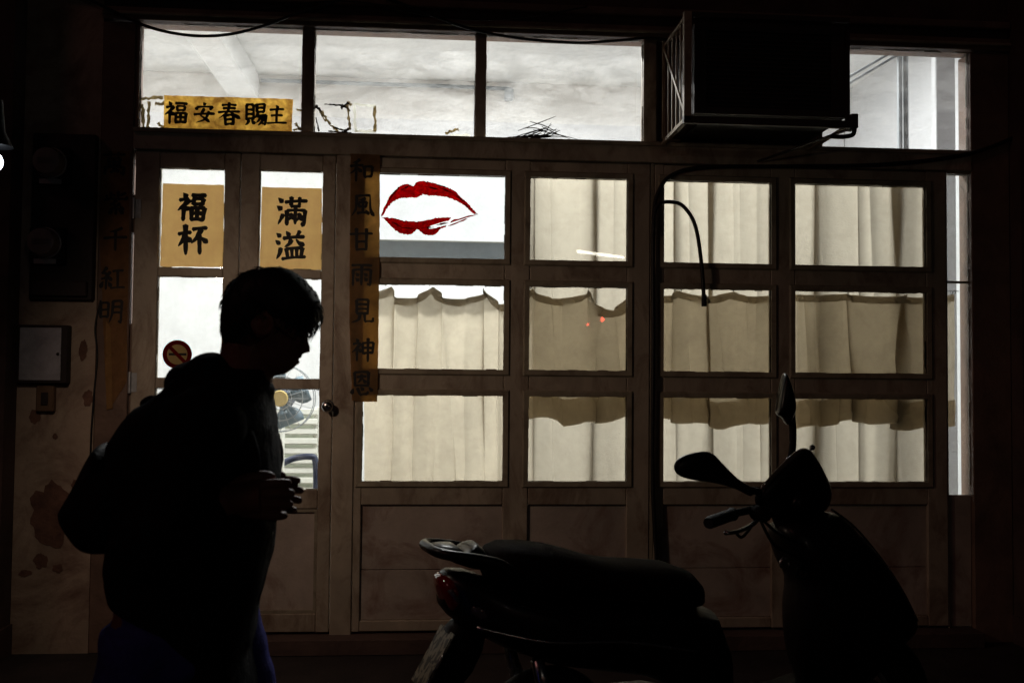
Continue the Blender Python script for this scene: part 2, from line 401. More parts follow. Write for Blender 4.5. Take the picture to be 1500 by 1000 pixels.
# ------------------------------------------------------------------ door leaves and glazed leaves
def bead(x0, x1, z0, z1, parent, wd=.030, y0=-.009, y1=-.0005):
    """mitred glazing bead round one pane"""
    m = MB(); g_ = .003
    O = [(x0 - wd, z0 - wd), (x1 + wd, z0 - wd), (x1 + wd, z1 + wd), (x0 - wd, z1 + wd)]; I = [(x0, z0), (x1, z0), (x1, z1), (x0, z1)]
    M = [(x0 - wd * .75, z0 - wd * .75), (x1 + wd * .75, z0 - wd * .75), (x1 + wd * .75, z1 + wd * .75), (x0 - wd * .75, z1 + wd * .75)]
    vs = [(x, y1, z) for x, z in O] + [(x, y0, z) for x, z in M] + [(x, y0 + .002, z) for x, z in I] + [(x, y1 + .025, z) for x, z in I]
    fs = []
    for a in range(3):
        for k in range(4): fs.append((a * 4 + k, a * 4 + (k + 1) % 4, a * 4 + 4 + (k + 1) % 4, a * 4 + 4 + k))
    for k in range(4): fs.append((12 + k, 12 + (k + 1) % 4, (k + 1) % 4, k))
    return m.add(vs, fs).build('glazing_bead', BEAD, parent)
def door_leaf(x0, x1, px0, px1, label, knob=None, seed=1, hinge=False):
    t = thing('door_leaf', label, 'door', ((x0 + x1) / 2, 0, .08), 'leaves of the double door')
    rows = ((1.822, 2.300), (1.295, 1.777), (.763, 1.242))
    for a, b in ((x0, px0), (px1, x1)): bar('stile', a, b, .085, 2.38, 0, .045, PAINT, t)
    for z0, z1 in ((2.301, 2.378), (1.778, 1.821), (1.243, 1.294), (.672, .762), (.087, .175)): bar('rail', px0 + .0005, px1 - .0005, z0, z1, .001, .044, PAINT, t)
    for i, (z0, z1) in enumerate(rows):
        pane(px0, px1, z0, z1, .022, GLASS, t); putty(px0, px1, z0, z1, t, seed * 10 + i, .018)
    box(px0, px1, .016, .03, .175, .671).build('panel', PAINT2, t)
    m = MB(); wd = .014
    m.box(px0 + .001, px0 + wd, .004, .0155, .176, .670); m.box(px1 - wd, px1 - .001, .004, .0155, .176, .670)
    m.box(px0 + wd, px1 - wd, .004, .0155, .176, .176 + wd); m.box(px0 + wd, px1 - wd, .004, .0155, .670 - wd, .670); m.build('panel_moulding', BEAD, t)
    if hinge:
        for hz in (.35, 1.27, 2.1): MB().tube([(x0 - .002, -.006, hz - .05), (x0 - .002, -.006, hz + .05)], .008, 10, False).box(x0, x0 + .03, -.003, -.0005, hz - .045, hz + .045).build('hinge', STEEL, t)
    if knob:
        kx, kz = knob
        MB().tube([(kx, -.001, kz), (kx, -.006, kz)], [.033, .030], 20, False).build('rose', CHROME, t, True, auto=True)
        kn = MB().tube([(kx, -.006, kz), (kx, -.03, kz), (kx, -.036, kz), (kx, -.05, kz), (kx, -.060, kz), (kx, -.063, kz)], [.012, .012, .022, .027, .021, .008], 20, False).build('doorknob', CHROME, t, True)
        MB().tube([(kx, -.062, kz), (kx, -.065, kz)], .006, 10, False).build('keyhole', BLACKP, kn)
    return t

dl1 = door_leaf(-1.440, -.946, -1.325, -1.02, 'glazed door leaf nearer the meter wall, with the no smoking sticker', None, 1, True)
dl2 = door_leaf(-.942, -.490, -.853, -.552, 'glazed door leaf with the round knob', (-.508, 1.163), 2)
# stop behind the leaky door edge: daylight gap stays open only near the top
MB().box(-1.4515, -1.4405, .02, .05, .085, 1.55).box(-1.4515, -1.4405, .02, .05, 1.99, 2.17).build('door_stop', BEAMP, fr)

def glazed_leaf(x0, x1, cols, label, seed):
    t = thing('glazed_leaf', label, 'window', ((x0 + x1) / 2, 0, .08), 'large glazed leaves of the shop front')
    rows = ((1.889, 2.300), (1.347, 1.759), (.803, 1.219))
    xs = [x0] + [v for c in cols for v in c] + [x1]
    for a, b in zip(xs[0::2], xs[1::2]): bar('stile', a, b, .085, 2.38, 0, .045, PAINT, t)
    for c0, c1 in cols:
        for z0, z1 in ((2.301, 2.378), (1.760, 1.888), (1.220, 1.346), (.690, .802), (.087, .138)): bar('rail', c0 + .0005, c1 - .0005, z0, z1, .001, .044, PAINT, t)
        for i, (z0, z1) in enumerate(rows):
            pane(c0, c1, z0, z1, .024, GLASS, t); bead(c0, c1, z0, z1, t); putty(c0, c1, z0, z1, t, seed + i + int(c0 * 30), .018)
        box(c0 - .012, c1 + .012, .0345, .044, .139, .689).build('panel_backing', BEAMP, t)
        random.seed(seed + int(c0 * 50))
        for z0, z1 in ((.139, .376), (.379, .689)):
            box(c0 - .012, c1 + .012, .0455 - .03 + random.uniform(-.001, .001), .034, z0, z1).build('panel_board', PAINT2, t, bevel=.002)
    return t
COLS1 = ((-.345, .338), (.461, .948)); COLS2 = ((1.131, 1.678), (1.8, 2.485))
glazed_leaf(-.383, 1.061, COLS1, 'glazed leaf with the red lips painted on its top pane', 60)
glazed_leaf(1.085, 2.591, COLS2, 'glazed leaf below the air conditioner with cream curtains behind', 80)

# ------------------------------------------------------------------ curtains
def curtain(name, mat, x0, x1, ztop, zbot, y, folds=(), amp=.012, wl=.11, nu=None, nz=14, seed=0, parent=None, loc=None, sway=.01, lift=0):
    """cloth sheet with waves and real overlapping pleats; folds: (x, sigma, strength, depth, lean)"""
    rf = random.Random(seed * 17 + 3); folds = list(folds); t_ = x0 + rf.uniform(.03, .08)
    while t_ < x1 - .03:
        folds.append((t_, rf.uniform(.018, .034), rf.uniform(.30, .62), rf.uniform(.008, .018), rf.uniform(-.03, .03))); t_ += rf.uniform(.06, .15)
    nu = nu or int((x1 - x0) * 220); m = MB(); vs = []; fs = []
    for j in range(nz + 1):
        v = j / nz
        for i in range(nu + 1):
            u = i / nu; xb = x0 + u * (x1 - x0); zt, zb = ztop(xb), zbot(xb); z = zt + (zb - zt) * v
            x = xb; yy = y + amp * (.35 + .65 * v) * math.sin(2 * PI * xb / wl + 2.2 * noise.noise(Vector((xb * 3, seed, v * .8)))) + amp * 1.2 * noise.noise(Vector((xb * 5, seed + 9, v * 1.5)))
            x += sway * noise.noise(Vector((xb * 4, seed + 4, v * 2))) * v
            for (fx, sg, st, dp, lean) in folds:
                q = (xb - fx - lean * v) / (sg * (1 + .22 * math.sin(v * 5.3 + fx * 9 + seed)))
                if abs(q) < 4:
                    e = math.exp(-q * q); x -= st * sg * q * e * 1.9; yy += dp * e * (1 - .2 * v)
            vs.append((x, yy, z))
    for j in range(nz):
        for i in range(nu):
            a = j * (nu + 1) + i; fs.append((a, a + 1, a + nu + 2, a + nu + 1))
    return m.add(vs, fs).build(name, mat, parent, True, loc=loc)
rod = thing('curtain_rail', 'thin rail behind the top panes holding the long curtains', 'rail', (1.6, .13, 2.36))
MB().tube([(.40, .13, 2.365), (2.66, .13, 2.365)], .006, 8, False).build('rail', STEEL, rod)
flat = lambda c: (lambda x: c)
for lab, x0, x1, fl, sd_ in (
    ('long cream sheer curtain in the pane beside the painted lips', .41, 1.04, [(.80, .060, 1.05, .035, .0), (.50, .04, .6, .02, 0)], 3),
    ('long cream sheer curtain behind the hanging cable end', 1.05, 1.76, [(1.41, .050, 1.1, .03, 0), (1.56, .05, .5, .02, .02), (1.22, .05, .42, .02, 0)], 5),
    ('long cream sheer curtain nearest the narrow side window', 1.77, 2.60, [(1.97, .066, 1.25, .04, -.03), (2.40, .062, 1.25, .04, -.03), (2.2, .06, .4, .02, 0)], 8)):
    o = curtain('sheer_curtain', SHEER, x0, x1, flat(2.36), flat(.62), .13, fl, .007, .16, seed=sd_, loc=((x0 + x1) / 2, .13, .62))
    o.data.materials[0] = SHEER; tag(o, lab, 'curtain', 'long sheer curtains')
def scallop(pegs):
    def f(x):
        for (a, za, s), (b, zb, _) in zip(pegs, pegs[1:]):
            if a <= x <= b:
                t = (x - a) / (b - a); return za + (zb - za) * t - s * (4 * t * (1 - t)) ** .8
        return pegs[0][1] if x < pegs[0][0] else pegs[-1][1]
    return f
def cafe(label, x0, x1, pegs, zb, folds, seed, bot=None, amp=.008):
    top = scallop(pegs)
    t = thing('cafe_curtain', label, 'curtain', ((x0 + x1) / 2, .08, 1.1), 'short cafe curtains')
    curtain('cloth', CAFE, x0, x1, top, bot or flat(zb), .085, folds, amp, .13, seed=seed, parent=t)
    curtain('heading_tape', HEM, x0, x1, lambda x: top(x) + .002, lambda x: top(x) - .036, .0825, folds, amp, .13, seed=seed, nz=2, parent=t)
    for a, za, s in pegs:
        MB().torus((a, .082, za + .012), .011, .002, 'X', 14, 6).build('curtain_ring', STEEL, t)
    if zb > .9:
        curtain('bottom_hem', CAFE, x0, x1, lambda x: (bot(x) if bot else zb) + .135, lambda x: (bot(x) if bot else zb) - .002, .0815, folds, amp, .13, seed=seed, nz=4, parent=t)
    return t
wire = thing('curtain_wire', 'thin wire carrying the short curtains at mid height', 'wire', (1.1, .082, 1.77))
MB().tube([(-.45, .082, 1.775), (.6, .082, 1.766), (1.6, .082, 1.770), (2.70, .082, 1.778)], .0022, 6).build('wire', STEEL, wire)
cafe('short curtain filling the two panes under the painted lips', -.345, .40, [(-.345, 1.73, .02), (-.245, 1.755, .06), (-.028, 1.757, .062), (.25, 1.759, .05), (.40, 1.70, .02)], .62,
     [(-.21, .05, .75, .025, -.01), (.03, .06, .5, .025, .10), (.235, .035, .72, .02, .02), (.31, .04, .6, .02, .0), (-.09, .05, .42, .02, -.04)], 12, flat(.62), .008)
cafe('short curtain with the deep sag, below the curtain pane beside the lips', .43, 1.02, [(.43, 1.752, .012), (.476, 1.755, .05), (.768, 1.758, .105), (.985, 1.755, .02), (1.02, 1.752, 0)], 1.10,
     [(.77, .05, .6, .025, .05), (.90, .05, .55, .02, .06), (.58, .05, .45, .02, .05)], 17, lambda x: 1.098 - .02 * math.sin(x * 11) - .012 * math.sin(x * 31), .01)
cafe('short curtain behind the hanging cable end', 1.06, 1.74, [(1.06, 1.74, .02), (1.24, 1.757, .028), (1.51, 1.757, .022), (1.74, 1.752, 0)], 1.09,
     [(1.38, .06, .5, .015, .02), (1.2, .05, .45, .015, 0), (1.58, .05, .4, .015, .03)], 21, lambda x: 1.088 - .02 * math.sin(x * 9 + 1) - .01 * math.sin(x * 27), .009)
cafe('short curtain running to the narrow side window', 1.75, 2.675, [(1.75, 1.755, .012), (2.11, 1.759, .016), (2.405, 1.757, .018), (2.66, 1.760, .0), (2.675, 1.76, 0)], 1.09,
     [(2.12, .034, 1.2, .03, .03), (2.42, .055, 1.25, .035, -.05), (1.94, .05, .45, .02, .02)], 25, lambda x: 1.085 - .018 * math.sin(x * 10 + 2) - .01 * math.sin(x * 29), .008)

# ------------------------------------------------------------------ lamps and things inside the shop
def ceiling_lamp(x, y, label, watts):
    t = thing('ceiling_lamp', label, 'lamp', (x, y, 3.75), 'fluorescent ceiling lamps')
    box(x - .62, x + .62, y - .06, y + .06, 3.715, 3.757).build('housing', WHITEPL, t, bevel=.005)
    for d in (-.032, .032):
        MB().tube([(x - .58, y + d, 3.695), (x + .58, y + d, 3.695)], .014, 12, False).build('tube', TUBE, t, True)
    al = bpy.data.lights.new('tube_light', 'AREA'); al.shape = 'RECTANGLE'; al.size = 1.16; al.size_y = .09; al.energy = watts; al.color = (1, 1, .98)
    ao = bpy.data.objects.new('tube_light', al); col.objects.link(ao); ao.parent = t; ao.location = (0, 0, -.075)
    for s in (-1, 1): box(x + s * .60 - .015, x + s * .60 + .015, y - .055, y + .055, 3.672, 3.7145).build('end_cap', WHITEPL, t)
ceiling_lamp(-1.9, 1.25, 'fluorescent ceiling lamp inside above the door leaves', 128); ceiling_lamp(.25, 1.35, 'fluorescent ceiling lamp inside above the painted lips', 132); ceiling_lamp(1.9, 1.6, 'fluorescent ceiling lamp inside above the air conditioner', 44)
lp = thing('added_glow_panel', 'added white glowing panel behind the painted lips', 'added panel', (.05, .28, 1.99))  # self-lit panel added to make the pane behind the lips read white
box(-.40, .46, .252, .262, 2.012, 2.46).build('glow_sheet', PANELGLOW, lp)
box(-.41, .47, .2625, .33, 2.003, 2.47).build('case', WHITEPL, lp, bevel=.004)
box(-.41, .47, .250, .258, 1.88, 2.0025).build('lower_strip', cloth('grey_frosted_strip', (.4, .43, .45), (.50, .53, .56), .8, False, 6, .06), lp)
cd = thing('ceiling_conduit', 'grey conduit and junction box along the top of the back wall', 'pipe', (0, 3.25, 3.7))
MB().tube([(-1.43, 3.25, 3.70), (.1, 3.25, 3.70), (.58, 3.25, 3.695)], .016, 8, False).build('pipe', PIPEW, cd)
box(.55, .62, 3.22, 3.29, 3.60, 3.70).build('junction_box', PIPEW, cd, bevel=.006)
pp = thing('water_pipe', 'pair of grey upright pipes seen in the last top window', 'pipe', (2.95, 1.2, .1))
for dx in (-.02, .02): MB().tube([(2.95 + dx, 1.2, .08), (2.95 + dx, 1.2, 3.755)], .016, 10, False).build('pipe', PIPEW, pp)
for z in (1.2, 2.2, 3.6): box(2.905, 2.995, 1.18, 1.24, z, z + .025).build('clamp', PIPEW, pp)
for L in ([(2.47, 3.122), (2.923, 3.391)], [(2.47, 3.165), (2.869, 3.398)]): MB().tube([(L[0][0], 1.3, L[0][1]), (L[1][0], 1.2, L[1][1])], .009, 8, False).build('branch_pipe', PIPEW, pp)
dj = thing('door_casing', 'grey upright casing board beside the pipes', 'board', (3.24, 1.25, .1))
box(3.18, 3.31, 1.22, 1.28, .08, 3.755).build('board', WALLBLUE, dj, bevel=.005)
# fan on a stand and slatted rack seen through the low door pane
fx, fy, fz = -.965, 1.55, 1.168
fan = thing('pedestal_fan', 'blue pedestal fan with yellow hub behind the door glass', 'fan', (fx, fy, .075))
cg = MB(); [cg.torus((fx, fy - .05 + .09 * j, fz), R_, .003, 'Y', 32, 6) for j in (0, 1) for R_ in ((.21, .14, .07) if j == 0 else (.21,))]
for k in range(20):
    a = 2 * PI * k / 20; cg.tube([(fx + .05 * math.cos(a), fy - .06, fz + .05 * math.sin(a)), (fx + .15 * math.cos(a), fy - .055, fz + .15 * math.sin(a)), (fx + .21 * math.cos(a), fy, fz + .21 * math.sin(a))], .0018, 5, False)
cg.build('cage', PIPEW, fan)
MB().tube([(fx, fy - .075, fz), (fx, fy - .062, fz)], [.046, .052], 20, False).build('hub_badge', YELLOWPL, fan, True, auto=True)
for k in range(4):
    a0 = 2 * PI * k / 4 + .4; vs = []
    for i in range(7):
        r_ = .04 + .155 * i / 6; wd_ = .28 + .35 * math.sin(PI * i / 7)
        for s in (-1, 1): vs.append((fx + r_ * math.cos(a0 + s * wd_), fy - .02 + s * .018, fz + r_ * math.sin(a0 + s * wd_)))
        for s in (1, -1): vs.append((fx + r_ * math.cos(a0 + s * wd_), fy - .016 + s * .018, fz + r_ * math.sin(a0 + s * wd_)))
    MB().rings([[Vector(v) for v in vs[4 * i:4 * i + 4]] for i in range(7)]).build('blade', BLUEBL, fan, True)
MB().tube([(fx, fy - .02, fz), (fx, fy + .14, fz)], [.05, .07], 16, False).build('motor', BLUEPL, fan, True, auto=True)
MB().tube([(fx, fy + .08, fz - .05), (fx, fy + .08, .10)], .014, 10, False).build('pole', WHITEPL, fan, True)
MB().tube([(fx, fy + .08, .076), (fx, fy + .08, .10), (fx, fy + .08, .115)], [.18, .17, .03], 28, False).build('base', BLUEPL, fan, True, auto=True)
rk = thing('slatted_rack', 'white slatted rack standing inside behind the low door pane', 'rack', (-.95, 2.0, .075))
for k in range(12): MB().obox((-1.05, 2.0 + .004 * (k % 2), .34 + .066 * k), (.262, 0, 0), (0, .014, -.004), (0, .003, .019)).build('slat', WHITEPL, rk, bevel=.003)
for x in (-1.30, -.80): box(x - .018, x + .018, 2.02, 2.05, .076, 1.10).build('upright', WHITEPL, rk, bevel=.003)
box(-1.28, -.82, 2.16, 2.17, .3, 1.08).build('back_board', surf('rack_back', (.32, .34, .27), .6), rk)
hs = thing('blue_chair', 'dark blue tubular chair back in front of the white slatted rack', 'chair', (-.98, 1.75, .075))
MB().tube([(-1.3, 1.75, .53), (-1.2, 1.75, .58), (-1.05, 1.75, .69), (-.93, 1.75, .765), (-.81, 1.75, .785), (-.768, 1.75, .75), (-.76, 1.75, .53)], .021, 10).build('back_rail', BLUEPL, hs, True)
box(-1.32, -.74, 1.46, 1.78, .52, .55).build('seat', BLUEPL, hs, bevel=.01)
for x, y in ((-1.3, 1.48), (-.76, 1.48), (-1.3, 1.75), (-.76, 1.75)): MB().tube([(x, y, .521), (x, y, .076)], .013, 8, False).build('leg', BLUEPL, hs)
#@@OBJECTS@@
# ================================================================== WRITING
FU_L = ['d 22,6 31,17', 'h 10,29 40,25', 'p 40,25 26,44 6,62', 's 26,46 26,97', 'd 31,48 43,59']
def han(ch):
    A = {
    '福': FU_L + ['h 50,11 94,9', 's 55,23 57,41', 'f 55,23 87,21 84,40', 'h 57,40 84,38', 's 50,52 52,94', 'f 50,52 93,50 90,94', 'h 52,70 90,69', 's 71,52 71,88', 'h 52,90 90,88'],
    '安': ['d 47,2 54,14', 'd 20,22 13,38', 'f 20,26 86,22 76,37', 'p 50,30 34,58 32,63', 'n 32,62 52,74 76,95', 'p 70,44 54,78 14,97', 'h 6,60 96,54'],
    '春': ['h 22,14 78,11', 'h 26,27 74,24', 'h 6,42 94,37', 'p 49,2 42,40 6,70', 'n 54,40 70,54 97,68', 's 34,56 35,97', 'f 34,56 69,54 67,97', 'h 36,75 66,73', 'h 36,94 66,92'],
    '賜': ['s 10,8 10,70', 'f 10,8 40,6 40,72', 'h 12,28 38,27', 'h 12,48 38,46', 'h 8,69 42,67', 'p 20,74 14,86 3,95', 'd 32,75 44,90', 's 56,5 57,40', 'f 56,5 88,3 86,40', 'h 58,22 85,21', 'h 58,39 85,37', 'p 60,43 54,56 45,66', 'f 54,56 96,52 90,93 79,88', 'p 72,56 64,74 50,84', 'p 84,55 76,80 58,96'],
    '主': ['d 46,2 56,15', 'h 18,26 82,22', 'h 24,56 78,52', 's 50,26 50,90', 'h 5,93 96,88'],
    '杯': ['h 5,32 45,27', 's 27,2 27,98', 'p 26,34 16,54 2,72', 'd 31,42 45,58', 'h 50,16 98,11', 'p 78,16 64,42 44,62', 's 73,36 73,98', 'd 78,42 97,60'],
    '滿': ['d 7,8 19,19', 'd 3,34 15,44', 'p 20,60 14,76 4,94', 'h 28,18 98,14', 's 47,3 48,32', 's 77,3 76,32', 'h 47,32 77,31', 's 34,47 33,96', 'f 34,47 94,45 91,95 82,89', 's 62,33 62,92', 'p 49,58 45,70 38,82', 'd 50,62 58,78', 'p 77,58 73,70 66,82', 'd 78,62 86,78'],
    '溢': ['d 7,8 19,19', 'd 3,34 15,44', 'p 20,60 14,76 4,94', 'd 40,4 49,18', 'p 84,2 78,12 70,20', 'h 29,27 98,23', 'p 53,32 46,44 31,54', 'n 71,32 82,42 98,52', 's 38,60 42,90', 'f 38,60 90,58 85,90', 's 55,60 55,88', 's 71,60 71,88', 'h 24,93 100,89'],
    '和': ['p 42,4 30,14 14,19', 'h 3,34 54,29', 's 28,14 28,98', 'p 27,37 18,54 2,68', 'd 33,42 49,58', 's 61,37 63,82', 'f 61,37 94,35 90,80', 'h 63,78 90,76'],
    '風': ['p 22,9 21,60 2,96', 'f 22,9 80,7', 'n 80,7 82,66 100,94', 'p 60,18 50,24 35,28', 's 34,37 36,58', 'f 34,37 66,35 63,57', 'h 36,57 63,55', 's 50,26 50,82', 'h 28,84 68,78', 'd 62,68 74,86'],
    '甘': ['h 4,28 96,23', 's 28,4 30,94', 's 71,2 70,94', 'h 30,59 70,57', 'h 30,91 70,89'],
    '雨': ['h 8,11 92,8', 's 15,30 15,95', 'f 15,30 87,28 85,94 74,88', 's 50,11 50,92', 'd 27,43 37,53', 'd 27,64 37,74', 'd 61,43 71,53', 'd 61,64 71,74'],
    '見': ['s 26,3 27,62', 'f 26,3 75,2 74,62', 'h 28,22 72,21', 'h 28,41 72,40', 'h 27,60 74,58', 'p 41,62 34,84 5,98', 'f 60,62 62,93 94,92 95,76'],
    '神': FU_L + ['s 50,24 52,68', 'f 50,24 94,22 91,66', 'h 52,45 91,43', 'h 52,65 91,63', 's 72,2 72,100'],
    '恩': ['s 22,3 23,60', 'f 22,3 79,2 78,60', 'h 32,22 68,19', 'p 51,9 46,30 33,48', 'n 52,24 60,36 70,47', 'h 24,58 77,56', 'd 15,70 9,90', 'f 34,67 44,95 74,93 76,80', 'd 48,64 56,76', 'd 82,64 94,80'],
    '萬': ['h 8,16 92,12', 's 34,3 35,27', 's 67,3 66,27', 's 27,33 28,60', 'f 27,33 74,31 72,60', 'h 28,46 72,45', 'h 28,59 72,57', 's 50,31 50,86', 's 13,67 13,98', 'f 13,67 90,64 87,96 76,90', 'h 36,86 62,81', 'd 58,72 68,86'],
    '紫': ['s 31,4 31,34', 'h 31,19 47,17', 's 14,17 14,35', 'h 4,37 51,32', 'p 88,7 74,16 61,21', 'f 60,3 61,33 94,33 95,20', 'p 54,39 42,50 32,55', 'h 32,55 56,60', 'p 68,51 48,68 27,77', 'h 27,77 80,73', 'd 68,63 82,79', 's 53,75 53,98', 'd 38,80 24,94', 'd 66,80 82,93'],
    '千': ['p 74,6 52,16 24,22', 'h 4,49 96,44', 's 50,18 50,100'],
    '紅': ['p 29,4 18,18 9,26', 'h 9,27 29,33', 'p 42,24 26,42 9,53', 'h 9,53 42,50', 'd 36,41 47,57', 's 26,54 26,96', 'd 15,64 5,88', 'd 36,64 46,82', 'h 54,20 94,16', 's 73,20 73,86', 'h 45,90 100,85'],
    '明': ['s 8,15 9,74', 'f 8,15 41,13 40,74', 'h 9,44 40,43', 'h 9,72 40,70', 'p 57,7 56,60 43,96', 'f 57,7 94,5 91,95 80,89', 'h 57,32 91,30', 'h 57,55 91,53'],
    }
    return A[ch]
PROF = {'h': ((0, .95), (.12, .85), (.5, .66), (.85, .95), (1, .85)), 's': ((0, 1.15), (.15, 1.05), (.55, .88), (.85, .95), (1, .55)), 'p': ((0, 1.2), (.3, 1.05), (.7, .7), (1, .18)),
        'n': ((0, .4), (.4, .8), (.78, 1.4), (1, .15)), 'd': ((0, .45), (.35, 1.0), (.75, 1.45), (1, .9)), 'f': ((0, .9), (.45, .8), (.9, 1.1), (1, .95))}
def prof(t, T):
    for (a, va), (b, vb) in zip(PROF[T], PROF[T][1:]):
        if a <= t <= b: return va + (vb - va) * (t - a) / (b - a)
    return PROF[T][-1][1]
def character(ch, cx, cz, size, y, parent, weight=11.5, tilt=0., seed=0, hs=1.0):
    """one brush-written character as ink standing a hair proud of the paper"""
    rnd = random.Random(seed * 31 + ord(ch)); m = MB(); yy = y
    ct, st = math.cos(tilt), math.sin(tilt)
    def W(x, z): a, b = (x - 50) / 100 * size * hs, (50 - z) / 100 * size; return cx + a * ct - b * st, cz + a * st + b * ct
    for stroke in han(ch):
        T, *ps = stroke.split(); pts = [Vector((*map(float, p.split(',')), 0)) for p in ps]
        pts = [p + Vector((rnd.uniform(-1.6, 1.6), rnd.uniform(-1.6, 1.6), 0)) for p in pts]
        runs = [pts[i:i + 2] for i in range(len(pts) - 1)] if T == 'f' else [pts]
        for ri, run in enumerate(runs):
            P = spline(run, [1] * len(run), 6)[0] if len(run) > 2 else [run[0].lerp(run[1], k / 7) for k in range(8)]
            kind = 'h' if (T == 'f' and abs(run[1].x - run[0].x) > abs(run[1].y - run[0].y)) else ('s' if T == 'f' else T)
            if T == 'h' or kind == 'h':
                for k, p in enumerate(P): p.y -= 1.6 * math.sin(PI * k / (len(P) - 1))
            top, bot = [], []
            ww = weight * rnd.uniform(.88, 1.14)
            for k, p in enumerate(P):
                d = (P[min(k + 1, len(P) - 1)] - P[max(k - 1, 0)]); d = d.normalized() if d.length > 0 else Vector((1, 0, 0)); nn = Vector((-d.y, d.x, 0))
                r = ww * .5 * prof(k / (len(P) - 1), kind) * rnd.uniform(.92, 1.08)
                top.append(p + nn * r); bot.append(p - nn * r)
            d0 = (P[0] - P[1]).normalized() * ww * .28; d1 = (P[-1] - P[-2]).normalized() * ww * .3 * prof(1, kind)
            ring = [P[0] + d0] + top + [P[-1] + d1] + bot[::-1]
            yy -= .00003
            m.slab([W(p.x, p.y) for p in ring], yy - .0004, yy)
    return m.build('character', INK, parent)
def paper(name, label, cat, poly, y, mat, chars, group=None, weight=11.5, th=.0006, seed=0, hs=1.0, curl=0):
    cx = sum(p[0] for p in poly) / len(poly); cz = min(p[1] for p in poly)
    t = thing(name, label, cat, (cx, y, cz), group)
    rnd = random.Random(seed); edge = []
    for i, p in enumerate(poly):
        q = poly[(i + 1) % len(poly)]; k = max(2, int(math.hypot(q[0] - p[0], q[1] - p[1]) / .02))
        for j in range(k):
            f = j / k; edge.append((p[0] + (q[0] - p[0]) * f + rnd.uniform(-.0012, .0012), p[1] + (q[1] - p[1]) * f + rnd.uniform(-.0012, .0012)))
    MB().slab(edge, y, y + th).build('sheet', mat, t)
    for i, c in enumerate(chars): character(c[0], c[1], c[2], c[3], y - .0004, t, weight, c[4] if len(c) > 4 else 0, i + seed, hs)
    return t
bn = paper('paper_banner', 'orange paper banner with five brush characters across the top window', 'banner', [(-1.322, 2.659), (-0.706, 2.659), (-0.71, 2.491), (-1.321, 2.49)], .030, AMBERD,
      [('福', *[(-1.265, 2.575)][0], .115, -.02), ('安', *[(-1.13, 2.579)][0], .105, 0), ('春', *[(-1.011, 2.576)][0], .115, 0), ('賜', *[(-0.884, 2.576)][0], .112, .03), ('主', *[(-0.783, 2.579)][0], .10, 0)], seed=3, weight=13.5)
paper('paper_poster', 'amber paper poster on the door leaf by the wall', 'poster', [(-1.315, 2.226), (-1.026, 2.227), (-1.021, 1.827), (-1.319, 1.825)], .0175, AMBER,
      [('福', *[(-1.178, 2.114)][0], .145, -.05), ('杯', *[(-1.169, 1.959)][0], .145, .03)], 'amber posters on the door glass', seed=5, weight=15)
paper('paper_poster', 'amber paper poster on the door leaf with the knob', 'poster', [(-0.845, 2.221), (-0.558, 2.221), (-0.551, 1.822), (-0.85, 1.823)], .0175, AMBER,
      [('滿', *[(-0.7, 2.105)][0], .145, .0), ('溢', *[(-0.706, 1.939)][0], .145, .04)], 'amber posters on the door glass', seed=8, weight=13.5)
paper('paper_scroll', 'long yellowed paper scroll with seven brush characters between door and lips', 'scroll', [(-0.419, 2.389), (-0.277, 2.386), (-0.273, 1.877), (-0.272, 1.578), (-0.273, 1.187), (-0.345, 1.187), (-0.394, 1.193), (-0.413, 1.576), (-0.416, 1.974)], -.0135, SCROLLP,
      [(c, x, z, .115, 0) for c, (x, z) in zip('和風甘雨見神恩', [(-0.365, 2.31), (-0.356, 2.136), (-0.36, 1.969), (-0.357, 1.799), (-0.352, 1.623), (-0.346, 1.438), (-0.35, 1.272)])], 'couplet scrolls beside the door', seed=11, weight=12)
paper('paper_scroll', 'faded dark torn paper scroll on the jamb next to the meter board', 'scroll', [(-1.599, 2.37), (-1.466, 2.374), (-1.46, 1.855), (-1.459, 1.529), (-1.456, 1.269), (-1.528, 1.146), (-1.553, 1.268), (-1.579, 1.69), (-1.599, 1.983)], -.0075, SCROLLD,
      [(c, x, z, .115, 0) for c, (x, z) in zip('萬紫千紅明', [(-1.537, 2.313), (-1.526, 2.122), (-1.522, 1.952), (-1.534, 1.762), (-1.536, 1.603)])], 'couplet scrolls beside the door', seed=14, weight=12)
bs = thing('paper_strip', 'loose pale strip of torn paper hanging below the faded scroll', 'paper', (-1.55, -.009, 1.14))
MB().slab([(-1.557, 1.56), (-1.534, 1.528), (-1.516, 1.146), (-1.544, 1.139), (-1.555, 1.333)], -.0095, -.0085).build('sheet', cloth('pale_strip', (.30, .17, .07), (.3, .18, .07), .2, False, 10, .3), bs)

